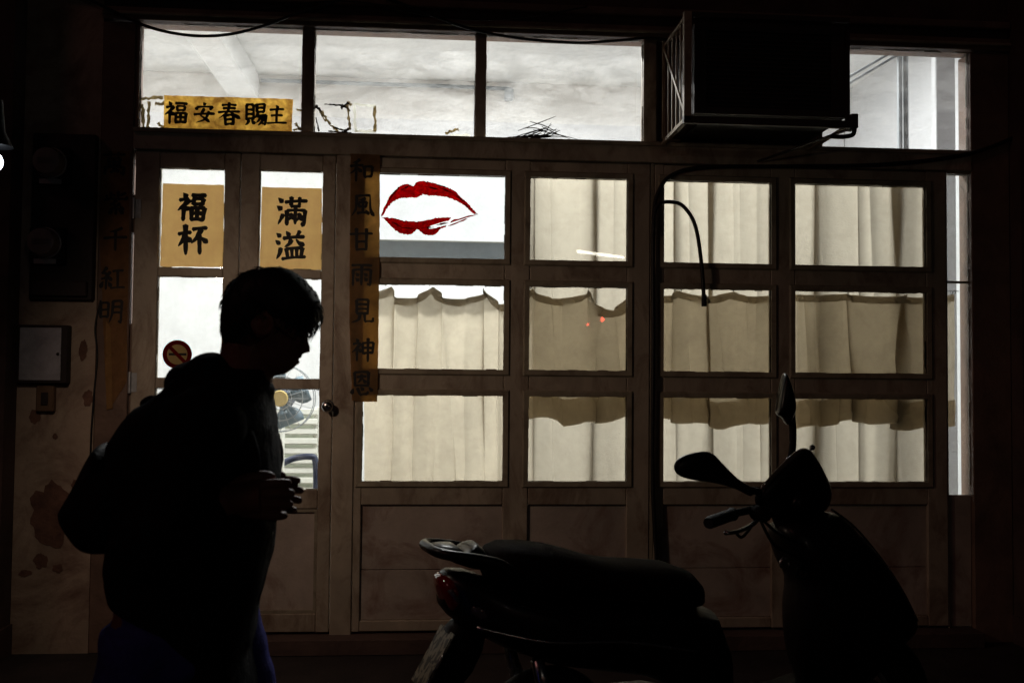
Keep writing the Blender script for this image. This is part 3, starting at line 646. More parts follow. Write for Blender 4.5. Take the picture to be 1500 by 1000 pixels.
# painted lips on the glass
lips = thing('lips_painting', 'large red lips painted on the bright white window pane', 'painting', (-.04, .02, 2.0))
up_l = [(-0.271, 2.09), (-0.264, 2.114), (-0.248, 2.153), (-0.23, 2.19), (-0.211, 2.215), (-0.189, 2.237), (-0.167, 2.25), (-0.146, 2.254), (-0.129, 2.251), (-0.117, 2.243), (-0.1, 2.264), (-0.074, 2.271), (-0.045, 2.268), (-0.014, 2.261), (0.017, 2.252), (0.047, 2.242), (0.072, 2.233), (0.095, 2.22), (0.114, 2.2), (0.133, 2.183), (0.153, 2.165), (0.171, 2.146), (0.189, 2.126), (0.205, 2.111), (0.186, 2.113), (0.17, 2.123), (0.153, 2.139), (0.137, 2.152), (0.12, 2.164), (0.103, 2.173), (0.075, 2.185), (0.053, 2.192), (0.02, 2.197), (-0.013, 2.198), (-0.044, 2.201), (-0.068, 2.204), (-0.083, 2.196), (-0.099, 2.186), (-0.123, 2.188), (-0.145, 2.185), (-0.166, 2.184), (-0.188, 2.179), (-0.208, 2.168), (-0.223, 2.155), (-0.238, 2.137), (-0.249, 2.119), (-0.259, 2.096)]
lo_l = [(-0.272, 2.087), (-0.242, 2.088), (-0.209, 2.084), (-0.181, 2.078), (-0.154, 2.072), (-0.121, 2.07), (-0.094, 2.069), (-0.061, 2.075), (-0.034, 2.081), (-0.006, 2.088), (0.021, 2.09), (0.049, 2.093), (0.074, 2.093), (0.057, 2.077), (0.022, 2.067), (-0.011, 2.056), (-0.035, 2.046), (-0.035, 2.035), (-0, 2.039), (0.033, 2.05), (0.05, 2.054), (0.044, 2.044), (0.02, 2.034), (0.007, 2.019), (-0.004, 2.008), (-0.022, 2.003), (-0.044, 2.003), (-0.06, 2.008), (-0.075, 2.018), (-0.086, 2.029), (-0.097, 2.031), (-0.107, 2.018), (-0.12, 2.009), (-0.137, 2.004), (-0.159, 2.005), (-0.181, 2.013), (-0.197, 2.022), (-0.213, 2.036), (-0.228, 2.051), (-0.241, 2.067), (-0.255, 2.079)]
for q in ([(0.087, 2.085), (0.109, 2.087), (0.131, 2.095), (0.159, 2.105), (0.205, 2.111), (0.181, 2.103), (0.149, 2.094), (0.118, 2.083), (0.093, 2.075), (0.068, 2.066), (0.072, 2.075)], [(0.115, 2.071), (0.093, 2.06), (0.071, 2.052), (0.055, 2.05), (0.079, 2.062), (0.107, 2.073), (0.142, 2.089), (0.154, 2.089), (0.132, 2.076)]):
    MB().slab(q, .0195, .0205).build('brush_sliver', LIPRED, lips)
def rough(poly, seed, amp=.0022):
    rn = random.Random(seed); out = []
    for i, a in enumerate(poly):
        b_ = poly[(i + 1) % len(poly)]
        for k in range(5): out.append((a[0] + (b_[0] - a[0]) * k / 5 + rn.gauss(0, amp * .6), a[1] + (b_[1] - a[1]) * k / 5 + rn.gauss(0, amp * .6)))
    return out
MB().slab(rough(up_l, 1), .0195, .0205).build('upper_lip', LIPRED, lips); MB().slab(rough(lo_l, 2), .0195, .0205).build('lower_lip', LIPRED, lips)
rn = random.Random(9)
for k, (cx_, cz_, a_, l_) in enumerate([(-.2, 2.215, .9, .05), (-.15, 2.235, .5, .05), (-.02, 2.235, -.2, .06), (.05, 2.225, -.35, .07), (.11, 2.19, -.6, .06), (.02, 2.248, -.25, .05), (-.19, 2.05, -.5, .05), (-.14, 2.035, -.1, .05), (-.04, 2.04, .1, .05), (.03, 2.06, .2, .05), (-.22, 2.19, 1.0, .04), (.15, 2.15, -.8, .04)]):
    d_ = Vector((math.cos(a_), math.sin(a_), 0)); n_ = Vector((-d_.y, d_.x, 0)); c_ = Vector((cx_, cz_, 0)); L1, L2 = [], []
    for i in range(9):
        f = i / 8; wv = .006 * math.sin(PI * f) * rn.uniform(.4, 1.2); q_ = c_ + d_ * l_ * (f - .5) * 1.3; L1.append(q_ + n_ * wv); L2.append(q_ - n_ * wv * rn.uniform(.3, 1))
    MB().slab([(q_.x, q_.y) for q_ in L1 + L2[::-1]], .0187, .0193).build('shade_stroke', LIPDARK, lips)
# no smoking sticker
sx, sz = -1.23, 1.405
ns = thing('no_smoking_sticker', 'round red no smoking sticker on the door glass', 'sticker', (sx, .018, sz - .07))
MB().tube([(sx, .0195, sz), (sx, .0205, sz)], .066, 36, False).build('disc', STICKY, ns)
MB().torus((sx, .0185, sz), .057, .0001, 'Y', 40, 4)
def ringflat(R0, R1, n=40):
    m = MB(); rings = []
    for k in range(n):
        a = 2 * PI * k / n; c, s = math.cos(a), math.sin(a)
        rings.append([Vector((sx + R0 * c, .0192, sz + R0 * s)), Vector((sx + R1 * c, .0192, sz + R1 * s)), Vector((sx + R1 * c, .0184, sz + R1 * s)), Vector((sx + R0 * c, .0184, sz + R0 * s))])
    return m.rings(rings, closed=True)
ringflat(.048, .069).build('red_ring', STICKR, ns)
MB().slab([(sx - .04, sz - .005), (sx + .043, sz - .005), (sx + .043, sz + .007), (sx - .04, sz + .007)], .0186, .0193).build('cigarette', INK, ns)
MB().obox((sx, .0183, sz), (.036, 0, -.036), (0, .0003, 0), (.006, 0, .006)).build('red_bar', STICKR, ns)

# torn tape and paper left on the top windows
def strips(label, segs, seed, mat=TAPE, extra=None):
    c = segs[0][0]; t = thing('tape_residue', label, 'tape', (c[0], .033, c[1]), 'tape left on the glass'); rnd = random.Random(seed)
    for a, b, wd in segs:
        A, B = Vector((a[0], a[1], 0)), Vector((b[0], b[1], 0)); d = (B - A).normalized(); nn = Vector((-d.y, d.x, 0)); k = 9; l, r = [], []
        for i in range(k + 1):
            p = A.lerp(B, i / k); l.append(p + nn * wd * rnd.uniform(.2, 1)); r.append(p - nn * wd * rnd.uniform(.2, 1))
        y = .0325 - rnd.uniform(0, .001)
        MB().slab([(p.x, p.y) for p in l + r[::-1]], y, y + .0006).build('tape_strip', rnd.choice([mat, mat, TAPE]) if mat is not GRIME else rnd.choice([GRIME, TAPE, GRIME]), t)
    return t
P_ = lambda L: list(zip(L[0::2], L[1::2]))
def segs(L, wd): return [(a, b, wd) for a, b in P_(L)]
strips('crumbling brown tape beside the orange banner', segs([(-1.43, 2.639), (-1.328, 2.649), (-1.423, 2.613), (-1.414, 2.488), (-1.392, 2.627), (-1.395, 2.495), (-1.366, 2.615), (-1.321, 2.62), (-1.424, 2.494), (-1.324, 2.49), (-1.351, 2.523), (-1.321, 2.497)], .012) + segs([(-0.689, 2.609), (-0.662, 2.603), (-0.694, 2.542), (-0.664, 2.509), (-0.703, 2.508), (-0.664, 2.516)], .009), 3)
strips('grimy torn poster corners on the second top window', segs([(-0.597, 2.632), (-0.567, 2.599), (-0.567, 2.606), (-0.527, 2.54), (-0.527, 2.54), (-0.473, 2.498), (-0.473, 2.498), (-0.428, 2.526), (-0.443, 2.644), (-0.428, 2.516), (-0.475, 2.622), (-0.436, 2.65), (-0.443, 2.657), (-0.423, 2.637)], .010) + segs([(-0.581, 2.612), (-0.547, 2.553), (-0.507, 2.527), (-0.447, 2.509), (-0.469, 2.643), (-0.429, 2.61), (-0.593, 2.572), (-0.579, 2.505), (-0.555, 2.64), (-0.469, 2.636), (-0.533, 2.506), (-0.421, 2.503)], .006), 5, GRIME)
strips('pale square of tape on the second top window', segs([(-0.413, 2.644), (-0.304, 2.638), (-0.41, 2.638), (-0.401, 2.507), (-0.31, 2.638), (-0.305, 2.51), (-0.401, 2.51), (-0.302, 2.51)], .011), 7, TAPEW)
strips('small white scraps low on the second top window', segs([(0.038, 2.513), (0.104, 2.535), (0.065, 2.503), (0.165, 2.506)], .012), 9, TAPEW)

# bundle of twigs on the sill of the third top window
tw = thing('twig_bundle', 'bundle of dry black twigs on the ledge below the third top window', 'twigs', (.48, -.01, 2.488))
rnd = random.Random(4)
for k in range(26):
    cx, cz = rnd.gauss(.49, .05), 2.494 + abs(rnd.gauss(0, .02)); a = rnd.gauss(.08, .35); l = rnd.uniform(.04, .12)
    dx, dz = math.cos(a) * l, math.sin(a) * l
    MB().tube([(cx - dx, -.008 + rnd.uniform(-.012, .008), max(2.491, cz - dz)), (cx, -.01 + rnd.uniform(-.008, .008), cz + rnd.uniform(-.004, .008)), (cx + dx, -.008 + rnd.uniform(-.012, .008), max(2.491, cz + dz))], [.0016, .0026, .001], 5).build('twig', TWIG, tw)

# ================================================================== CABLES
def cable(label, pts, r, y, name='cable', r2=None):
    p3 = [(x, y[i] if hasattr(y, '__len__') else y, z) for i, (x, z) in enumerate(pts)]
    t = thing(name, label, 'cable', p3[0]); MB().tube(p3, r, 8, sub=8).build('sheath', CABLE, t, True); return t
cable('black cable sagging across the first top window', [(-1.692, 3.102), (-1.564, 3.041), (-1.436, 2.983), (-1.308, 2.945), (-1.148, 2.928), (-0.988, 2.944), (-0.828, 2.993), (-0.667, 3.062), (-0.472, 3.13)], .0075, -.05)
cable('black cable sagging across the third top window into the air conditioner', [(-0.275, 3.155), (-0.109, 3.097), (0.124, 3.018), (0.359, 2.976), (0.663, 2.96), (0.867, 2.977), (1.038, 2.997), (1.159, 2.988)], .0075, -.05)
cable('thin cable under the beam above the second top window', [(-0.863, 3.077), (-0.701, 3.103), (-0.473, 3.125), (-0.275, 3.113), (-0.076, 3.073), (0.191, 3.056), (0.46, 3.087), (0.731, 3.145)], .004, -.045)
cb = cable('thick black cable along the lintel and down between the glazed leaves', [(3.22, 2.699), (2.998, 2.586), (2.706, 2.472), (2.274, 2.405), (1.742, 2.38), (1.358, 2.367), (1.185, 2.332), (1.103, 2.248), (1.073, 2.07), (1.075, 1.494), (1.074, 0.823), (1.096, 0.391), (1.097, 0.093)], .0105, -.022)
hc = cable('black cable end bent over and hanging across the curtained pane', [(1.068, 2.016), (1.071, 2.118), (1.095, 2.169), (1.147, 2.184), (1.215, 2.165), (1.277, 2.071), (1.309, 1.885), (1.323, 1.699)], .010, -.045)
MB().tube([(x, -.045, z) for x, z in [(1.323, 1.726), (1.323, 1.669)]], .0135, 10, False).build('end_cap', RUBBER, hc, True, auto=True)
cable('thin wire running down the plaster wall from the meter board', [(-1.585, 1.657), (-1.607, 1.527), (-1.594, 1.397), (-1.605, 1.203), (-1.613, 1.01), (-1.611, 0.817), (-1.593, 0.561)], .0045, -.006)
# ================================================================== METERS AND BOXES
mb = thing('meter_board', 'dark wooden board holding the two electricity meters', 'board', (-1.75, -.02, 1.66))
box(-1.90, -1.612, -.045, -.0005, 1.655, 2.44).build('board', WOODD, mb, bevel=.004)
box(-1.885, -1.63, -.075, -.0455, 1.67, 1.74).build('terminal_cover', WOODD, mb, bevel=.004)
for lab, (mx, mz) in (('upper round glass electricity meter on the dark board', (-1.800, 2.29)), ('lower round glass electricity meter on the dark board', (-1.815, 1.915))):
    t = thing('electricity_meter', lab, 'meter', (mx, -.05, mz - .07), 'electricity meters')
    box(mx - .075, mx + .085, -.085, -.0455, mz - .10, mz + .075).build('base', BLACKP, t, bevel=.006)
    MB().tube([(mx, -.0855, mz), (mx, -.12, mz), (mx, -.15, mz), (mx, -.158, mz)], [.068, .068, .060, .03], 28, False).build('glass_dome', surf('meter_glass', (.20, .17, .15), .2, coat=.6, bump=0), t, True, auto=True)
    MB().torus((mx, -.087, mz), .069, .005, 'Y', 28, 6).build('rim', STEEL, t, True)
    box(mx - .035, mx + .035, -.1605, -.1585, mz - .012, mz + .012).build('register_window', surf('register', (.12, .11, .1), .4, bump=0), t)
    box(mx - .05, mx + .05, -.09, -.0855, mz - .097, mz - .074).build('nameplate', STEEL, t)
bx_ = thing('metal_notice_box', 'grey metal box with dark frame on the plaster wall', 'box', (-1.83, -.03, 1.26))
box(-1.945, -1.715, -.05, -.0005, 1.262, 1.535).build('case', WOODD, bx_, bevel=.004)
box(-1.932, -1.744, -.056, -.0505, 1.276, 1.522).build('door', GREYP, bx_, bevel=.002)
MB().tube([(-1.755, -.0562, 1.40), (-1.755, -.064, 1.40)], .007, 12, False).build('lock', CHROME, bx_)
sb = thing('switch_box', 'small brown switch box under the grey metal box', 'box', (-1.82, -.02, 1.13))
box(-1.860, -1.778, -.035, -.0005, 1.13, 1.25).build('case', surf('brown_bakelite', (.16, .10, .06), .5), sb, bevel=.005)
box(-1.835, -1.803, -.041, -.0355, 1.16, 1.22).build('rocker', WOODD, sb, bevel=.002)
# ================================================================== AIR CONDITIONER
ac = thing('air_conditioner', 'grimy window air conditioner in a steel cage through the top of the front', 'air conditioner', (1.5, -.2, 2.48))
box(1.160, 1.878, -.44, .25, 2.515, 2.925).build('casing', ACCASE, ac, bevel=.008)
box(1.215, 1.80, -.452, -.4405, 2.545, 2.895).build('condenser', ACDARK, ac)
rnd = random.Random(2)
for k in range(17): box(1.215, 1.80, -.462, -.4525, 2.553 + k * .0203, 2.558 + k * .0203).build('grille_bar', ACCASE, ac)
m = MB(); m.box(1.160, 1.214, -.465, -.4405, 2.515, 2.925); m.box(1.801, 1.878, -.465, -.4405, 2.515, 2.925); m.box(1.2145, 1.8005, -.465, -.4405, 2.515, 2.544); m.box(1.2145, 1.8005, -.465, -.4405, 2.896, 2.925); m.build('front_frame', ACCASE, ac)
box(1.22, 1.84, -.40, .20, 2.505, 2.5145).build('drain_pan', ACDARK, ac)
cgx = thing('steel_cage', 'rusty steel bracket cage carrying the air conditioner', 'bracket', (1.5, -.25, 2.46))
def flatbar(a, b, wd=.016, th=.004, name='bar', mat=CAGE, ref=(1, 0, 0)):
    a, b = Vector(a), Vector(b); d = b - a; u = d.cross(Vector(ref)).normalized(); v = Vector(ref).normalized()
    return MB().obox((a + b) / 2, d / 2, u * wd / 2, v * th / 2).build(name, mat, cgx)
L_ = 1.118
flatbar((L_, -.50, 2.468), (L_, -.50, 2.962), .03, .034, 'upright')
flatbar((L_, -.035, 2.50), (L_, -.035, 2.99), .018, .012, 'upright')
flatbar((L_, -.495, 2.955), (L_, -.04, 2.955), .014, .010, 'side_rail'); flatbar((L_, -.495, 2.480), (L_, -.04, 2.480), .026, .010, 'side_rail')
flatbar((L_ - .006, -.06, 2.95), (L_ - .006, -.49, 2.50), .016, .006, 'diagonal_brace')
for y in (-.14, -.22, -.30, -.38): flatbar((L_, y, 2.482), (L_, y, 2.953), .012, .006, 'side_bar')
flatbar((1.871, -.48, 2.488), (1.871, -.48, 2.938), .022, .014, 'upright', ACCASE)
m = MB(); m.box(1.10, 1.895, -.515, -.49, 2.455, 2.487); m.build('front_rail', ACCASE, cgx)
m = MB(); m.box(1.13, 1.87, -.51, -.495, 2.94, 2.962); m.build('top_rail', ACCASE, cgx)
box(1.872, 1.905, -.52, -.44, 2.455, 2.52).build('corner_lug', ACCASE, cgx, bevel=.003)
MB().tube([(1.895, -.50, 2.458), (1.89, -.49, 2.43), (1.85, -.47, 2.424), (1.80, -.45, 2.43)], .011, 8).build('drain_elbow', CABLE, cgx, True)
for x in (1.12, 1.875): MB().obox((x, -.25, 2.474), (.012, 0, 0), (0, .245, 0), (0, 0, .004)).build('shelf_bar', CAGE, cgx)
flatbar((1.875, -.45, 2.46), (1.60, -.035, 2.40), .02, .006, 'diagonal_brace', ACCASE, (0, 0, 1))
# ================================================================== LAMPS OUTSIDE
sl = thing('street_lamp', 'lit cool white lamp on a post at the edge of the picture', 'lamp', (-1.47, -1.6, 0))
lx, ly, lz = -1.404, -1.6, 1.975
MB().tube([(-1.52, -1.6, 0), (-1.52, -1.6, 2.15), (-1.50, -1.6, 2.22), (-1.45, -1.6, 2.24), (lx - .01, -1.6, 2.20)], .016, 10).build('post', BLACKP, sl, True)
MB().tube([(lx, ly, lz + .20), (lx, ly, lz + .10), (lx, ly, lz + .05)], [.02, .03, .055], 20, False).build('shade', BLACKP, sl, True, auto=True)
MB().ell((lx, ly, lz), .026, .026, .032).build('bulb', BULB, sl, True)
ld = bpy.data.lights.new('lamp_light', 'SPOT'); ld.energy = 23; ld.color = (1.0, .73, .55); ld.shadow_soft_size = .05; ld.spot_size = math.radians(125); ld.spot_blend = .9
lo = bpy.data.objects.new('lamp_light', ld); col.objects.link(lo); lo.parent = sl
lo.location = Vector((lx + .04, ly, lz - .02)) - Vector((-1.47, -1.6, 0))
lo.rotation_euler = (Vector((-.1, 0, .45)) - Vector((lx, ly, lz))).to_track_quat('-Z', 'Y').to_euler()
# across the street: a shop tube and two red indicators, whose reflections show in the glass
#@@ACROSS@@
ow = thing('opposite_wall', 'dark wall across the street facing the shop', 'wall', (2, -8.5, 0))
box(-14, 14, -8.9, -8.5, 0, 3.4).build('wall', DARKPL, ow)
ol = thing('wall_lamp', 'short fluorescent tube across the street, reflected in the curtain pane', 'lamp', (2, -8.4, 2.7))
TA, TB = [(1.902, 3.042), (2.548, 2.97)]
box(TA[0] - .05, TB[0] + .05, -8.499, -8.44, TA[1] - .03, TA[1] + .05).build('housing', DARKPL, ol)
MB().tube([(TA[0], -8.4, TA[1]), (TB[0], -8.4, TB[1])], .019, 10, False).build('tube', TUBEOUT, ol, True)
for lab, (ax_, az_) in zip(('larger red indicator lamp across the street, reflected in the sagging curtain pane', 'smaller red indicator lamp across the street, reflected in the sagging curtain pane'), [(2.262, 2.13), (2.067, 2.054)]):
    rr_ = .026 if lab.startswith('larger') else .017
    t = thing('indicator_lamp', lab, 'lamp', (ax_, -8.45, az_), 'red indicator lamps')
    MB().tube([(ax_, -8.499, az_), (ax_, -8.46, az_)], rr_ * 1.3, 12, False).build('socket', DARKPL, t)
    MB().ell((ax_, -8.44, az_), rr_, rr_ * .8, rr_ * 1.3, 12, 8).build('lens', REDOUT, t, True)
# ================================================================== PERSON
YP = -2.75
def person():
    base = (-.5, YP, 0); b = MB()
    A = [(-0.265, 1.444), (-0.262, 1.415), (-0.269, 1.4), (-0.269, 1.391), (-0.264, 1.377), (-0.259, 1.361), (-0.261, 1.353), (-0.272, 1.351), (-0.277, 1.349), (-0.276, 1.344), (-0.281, 1.34), (-0.289, 1.338), (-0.281, 1.334), (-0.282, 1.329), (-0.29, 1.324), (-0.293, 1.319), (-0.303, 1.313), (-0.312, 1.307), (-0.328, 1.304), (-0.346, 1.302), (-0.362, 1.312), (-0.384, 1.341), (-0.418, 1.374), (-0.429, 1.407), (-0.427, 1.454), (-0.401, 1.498), (-0.356, 1.517), (-0.307, 1.509), (-0.278, 1.478)]
    B = [(-0.267, 1.443), (-0.265, 1.415), (-0.27, 1.4), (-0.272, 1.391), (-0.275, 1.377), (-0.277, 1.361), (-0.278, 1.353), (-0.28, 1.351), (-0.282, 1.349), (-0.283, 1.343), (-0.287, 1.34), (-0.288, 1.338), (-0.288, 1.334), (-0.289, 1.328), (-0.293, 1.325), (-0.297, 1.32), (-0.304, 1.313), (-0.313, 1.307), (-0.328, 1.304), (-0.346, 1.302), (-0.362, 1.312), (-0.384, 1.341), (-0.418, 1.374), (-0.429, 1.407), (-0.427, 1.454), (-0.401, 1.498), (-0.356, 1.517), (-0.307, 1.509), (-0.278, 1.478)]
    A, B = closed_spline(A, 3), closed_spline(B, 3); (cx, cz), = [(-0.345, 1.42)]
    rings = []
    for i in range(31):
        t = math.sin((-1 + 2 * i / 30) * PI / 2) * .985; f = (1 - abs(t) ** 2.3) ** (1 / 2.3); wA = math.exp(-(t * .076 / .013) ** 2)
        ring = []
        for (xa, za), (xb, zb) in zip(A, B):
            x, z = xb + (xa - xb) * wA, zb + (za - zb) * wA
            nar = .8 if z < cz - .05 else 1.0
            ring.append(Vector((cx + (x - cx) * f, YP + .076 * t * nar, cz + (z - cz) * f)))
        rings.append(ring)
    b.rings(rings)
    (ex, ez), = [(-0.35, 1.406)]
    for s in (-1, 1):
        b.ell((ex + .005, YP + s * .076, ez), .017, .009, .031, 14, 10, Matrix.Rotation(.25, 3, 'Y'))
        b.torus((ex + .005, YP + s * .080, ez), .020, .005, 'Y', 18, 6)
    (n0x, n0z), (n1x, n1z) = [(-0.385, 1.346), (-0.404, 1.246)]
    b.tube([(n0x, YP, n0z + .02), ((n0x + n1x) / 2, YP, (n0z + n1z) / 2), (n1x, YP, n1z - .04)], [.056, .058, .07], 18)
    b.loft([(1.27, -.50, -.37, .08, YP), (1.23, -.56, -.36, .15, YP), (1.15, -.60, -.36, .165, YP), (1.0, -.60, -.37, .14, YP), (.88, -.60, -.40, .13, YP), (.80, -.60, -.40, .13, YP)], 24, 2.3, 'Z')
    # arms
    near = [(-.44, YP - .17, 1.205), (-.51, YP - .235, .985), (-.395, YP - .180, 1.06)]
    far = [(-.44, YP + .17, 1.205), (-.49, YP + .23, .985), (-.36, YP + .10, 1.05)]
    for arm in (near, far): b.tube(arm[:2], [.052, .042], 14, False); b.tube(arm[1:], [.042, .026], 14, False); b.ell(arm[1], .043, .043, .043)
    def hand(wx, wy, wz, sgn):
        # wrist, palm, four fingers stacked above each other, thumb
        b.tube([(wx - .01, wy, wz), (wx + .02, wy, wz + .002), (wx + .065, wy + sgn * .004, wz + .004)], [.026, .029, .030], 14, False)
        for z0, z1, tipx in ((.029, .031, .112), (.010, .0105, .119), (-.009, -.0105, .116), (-.027, -.032, .106)):
            b.tube([(wx + .03, wy + sgn * .002, wz + z0 * .8), (wx + .068, wy + sgn * .004, wz + z0), (wx + .094, wy + sgn * .010, wz + z1 + .001), (wx + tipx, wy + sgn * .024, wz + z1)], [.0105, .0100, .0088, .0080], 10)
            b.ell((wx + tipx, wy + sgn * .024, wz + z1), .0082, .0082, .0080, 10, 8)
        b.tube([(wx + .005, wy + sgn * .012, wz + .022), (wx + .04, wy + sgn * .02, wz + .040), (wx + .068, wy + sgn * .026, wz + .044), (wx + .08, wy + sgn * .028, wz + .042)], [.014, .0125, .0105, .009], 10)
        b.ell((wx + .08, wy + sgn * .028, wz + .042), .0092, .0092, .009, 10, 8)
    hand(-.392, YP - .175, 1.066, 1); hand(-.40, YP + .07, 1.05, -1)
    # legs
    for hip, knee, ank, toe in (((-.55, YP - .065, .84), (-.64, YP - .10, .46), (-.80, YP - .10, .12), .13), ((-.47, YP + .065, .84), (-.37, YP + .10, .47), (-.35, YP + .10, .09), .17)):
        b.tube([hip, knee], [.072, .058], 16, False); b.tube([knee, ank], [.058, .04], 16, False); b.ell(knee, .06, .06, .06)
        b.tube([ank, (ank[0] + toe, ank[1], ank[2] - .045)], [.042, .035], 12, False)
    o = remeshed(b, 'person', SKIN, .003, None, 1, base)
    tag(o, 'person in black hooded jacket and blue jeans walking past, head bowed, hands held together', 'person')
    # face details
    for s in (-1, 1):
        (x_, z_), = [(-0.283, 1.393)]
        MB().ell((x_, YP + s * .032, z_), .0125, .013, .0095, 14, 10).build('eye', surf('eye_dark', (.03, .025, .02), .15, bump=0), o, True)
        (x_, z_), = [(-0.275, 1.402)]
        MB().tube([(x_ + .006, YP + s * .018, z_), (x_ + .003, YP + s * .034, z_ + .004), (x_ - .012, YP + s * .05, z_ + .001)], [.003, .004, .002], 6).build('eyebrow', HAIR, o)
    # hair: cap plus strands
    H = [(-0.431, 1.37), (-0.438, 1.385), (-0.441, 1.403), (-0.441, 1.425), (-0.439, 1.447), (-0.435, 1.464), (-0.428, 1.48), (-0.421, 1.492), (-0.413, 1.503), (-0.404, 1.51), (-0.39, 1.518), (-0.377, 1.523), (-0.369, 1.523), (-0.35, 1.528), (-0.332, 1.53), (-0.307, 1.525), (-0.282, 1.512), (-0.269, 1.5), (-0.259, 1.488), (-0.251, 1.477), (-0.245, 1.465), (-0.24, 1.454), (-0.238, 1.441), (-0.24, 1.426), (-0.246, 1.414), (-0.255, 1.403), (-0.266, 1.392), (-0.272, 1.397), (-0.292, 1.408), (-0.309, 1.404), (-0.317, 1.402), (-0.333, 1.42), (-0.352, 1.431), (-0.361, 1.435), (-0.37, 1.429), (-0.374, 1.404), (-0.375, 1.382), (-0.4, 1.374)]
    m = MB().pillow(H, YP, .090, 2.6, 17, [(-0.346, 1.455)][0], sub=2, k0=.05)
    hair = m.build('hair', HAIR, o, True)
    st = MB(); rnd = random.Random(6); (hx, hz), = [(-0.346, 1.452)]
    for k in range(900):
        i = rnd.randrange(len(H)); x, z = H[i]; x2, z2 = H[(i + 1) % len(H)]; f = rnd.random(); x, z = x + (x2 - x) * f, z + (z2 - z) * f
        t = rnd.uniform(-1, 1) * .93; sc_ = .05 + .95 * (1 - abs(t) ** 2.6) ** (1 / 2.6); px_, pz_ = hx + (x - hx) * sc_, hz + (z - hz) * sc_
        p = Vector((px_, YP + .09 * t, pz_)); rad = Vector((px_ - hx, .4 * .09 * t, pz_ - hz)).normalized()
        back = Vector((-rad.z, 0, rad.x)); back = back if back.z < 0 else -back
        d = (back * 1.0 + rad * rnd.uniform(.02, .28) + Vector((rnd.uniform(-.15, .15), rnd.uniform(-.2, .2), -.25))).normalized(); L = rnd.uniform(.012, .034)
        st.tube([p - rad * .003, p + d * L * .5 + rad * .002, p + d * L], [.0016, .0012, .0002], 4, False)
    so_ = st.build('hair_strands', HAIR, hair); so_['kind'] = 'stuff'
    # jacket
    j = MB()
    j.loft([(1.318, -.462, -.345, .075, YP), (1.285, -.525, -.338, .115, YP), (1.245, -.572, -.334, .185, YP), (1.20, -.605, -.328, .205, YP), (1.15, -.625, -.322, .20, YP), (1.105, -.64, -.317, .195, YP), (1.05, -.648, -.320, .19, YP), (1.0, -.65, -.326, .185, YP), (.93, -.652, -.334, .185, YP), (.88, -.652, -.345, .185, YP), (.85, -.642, -.352, .18, YP), (.82, -.60, -.358, .172, YP), (.78, -.55, -.366, .165, YP), (.74, -.515, -.372, .15, YP), (.66, -.50, -.362, .15, YP), (.60, -.495, -.352, .14, YP)], 32, 2.35, 'Z')  # shade of the front thigh put into shape: lowest sections hang over it
    for arm, s in ((near, -1), (far, 1)):
        j.tube(arm[:2], [.078, .062], 18, False); j.ell(arm[0], .082, .075, .08); j.ell(arm[1], .063, .063, .063)
        a, w_ = Vector(arm[1]), Vector(arm[2]); e_ = a.lerp(w_, .93); j.tube([a, e_], [.062, .046], 18, False); j.torus(e_, .040, .009, 'X', 20, 8)
    (hx1, hz1), (hx2, hz2) = [(-0.45, 1.305), (-0.496, 1.288)]
    j.ell((hx1, YP, hz1), .062, .10, .045, 18, 12, Matrix.Rotation(.5, 3, 'Y')); j.ell((hx2, YP, hz2), .055, .095, .045, 18, 12)
    j.torus((-.398, YP, 1.292), .058, .018, 'Z', 24, 8, Matrix.Rotation(.35, 3, 'Y'))
    jk = remeshed(j, 'jacket', JACKET, .007, o, 5)
    def crease(ob, f):
        vv = ob.data.vertices; cs = [v.co.copy() for v in vv]; ns = [n_.vector.copy() for n_ in ob.data.vertex_normals]; out = []
        for c, n_ in zip(cs, ns): out.extend(c + n_ * f(c))
        vv.foreach_set('co', out); ob.data.update()
    crease(jk, lambda c: .005 * (noise.noise(Vector((c.x * 9, c.y * 7, c.z * 16))) + .5 * noise.noise(Vector((c.x * 22, c.y * 16, c.z * 34 + 5)))))
    zp = MB().tube([(-.345, YP + .004, 1.27), (-.332, YP + .004, 1.16), (-.324, YP + .004, 1.09), (-.338, YP + .004, .95), (-.358, YP + .004, .84)], .004, 6).build('zip', BLACKP, jk)
    # trousers
    tr = MB()
    tr.loft([(.93, -.62, -.37, .155, YP), (.86, -.635, -.372, .16, YP), (.78, -.64, -.376, .16, YP), (.72, -.63, -.39, .16, YP)], 28, 2.4, 'Z')
    tr.tube([(-.55, YP - .08, .80), (-.57, YP - .085, .66), (-.645, YP - .10, .46), (-.73, YP - .10, .28), (-.79, YP - .10, .10)], [.095, .092, .078, .072, .075], 20)
    tr.tube([(-.47, YP + .08, .80), (-.435, YP + .09, .66), (-.37, YP + .10, .47), (-.355, YP + .10, .28), (-.35, YP + .10, .10)], [.10, .095, .080, .070, .074], 20)
    tj = remeshed(tr, 'trousers', DENIM, .008, o, 4)
    crease(tj, lambda c: .006 * noise.noise(Vector((c.x * 10, c.y * 10, c.z * 20))))
    for ax_, yy, tz in ((-.80, YP - .10, .03), (-.35, YP + .10, 0)):
        MB().loft([(ax_ - .085, .01 + tz, .07 + tz, .03, yy), (ax_ - .06, .0 + tz, .10 + tz, .042, yy), (ax_ + .02, 0 + tz, .105 + tz, .045, yy), (ax_ + .09, 0 + tz * .5, .075 + tz * .5, .05, yy), (ax_ + .16, 0, .055, .046, yy), (ax_ + .195, .005, .035, .025, yy)], 18, 2.6).build('shoe', BLACKP, o, True)
    return o
person()
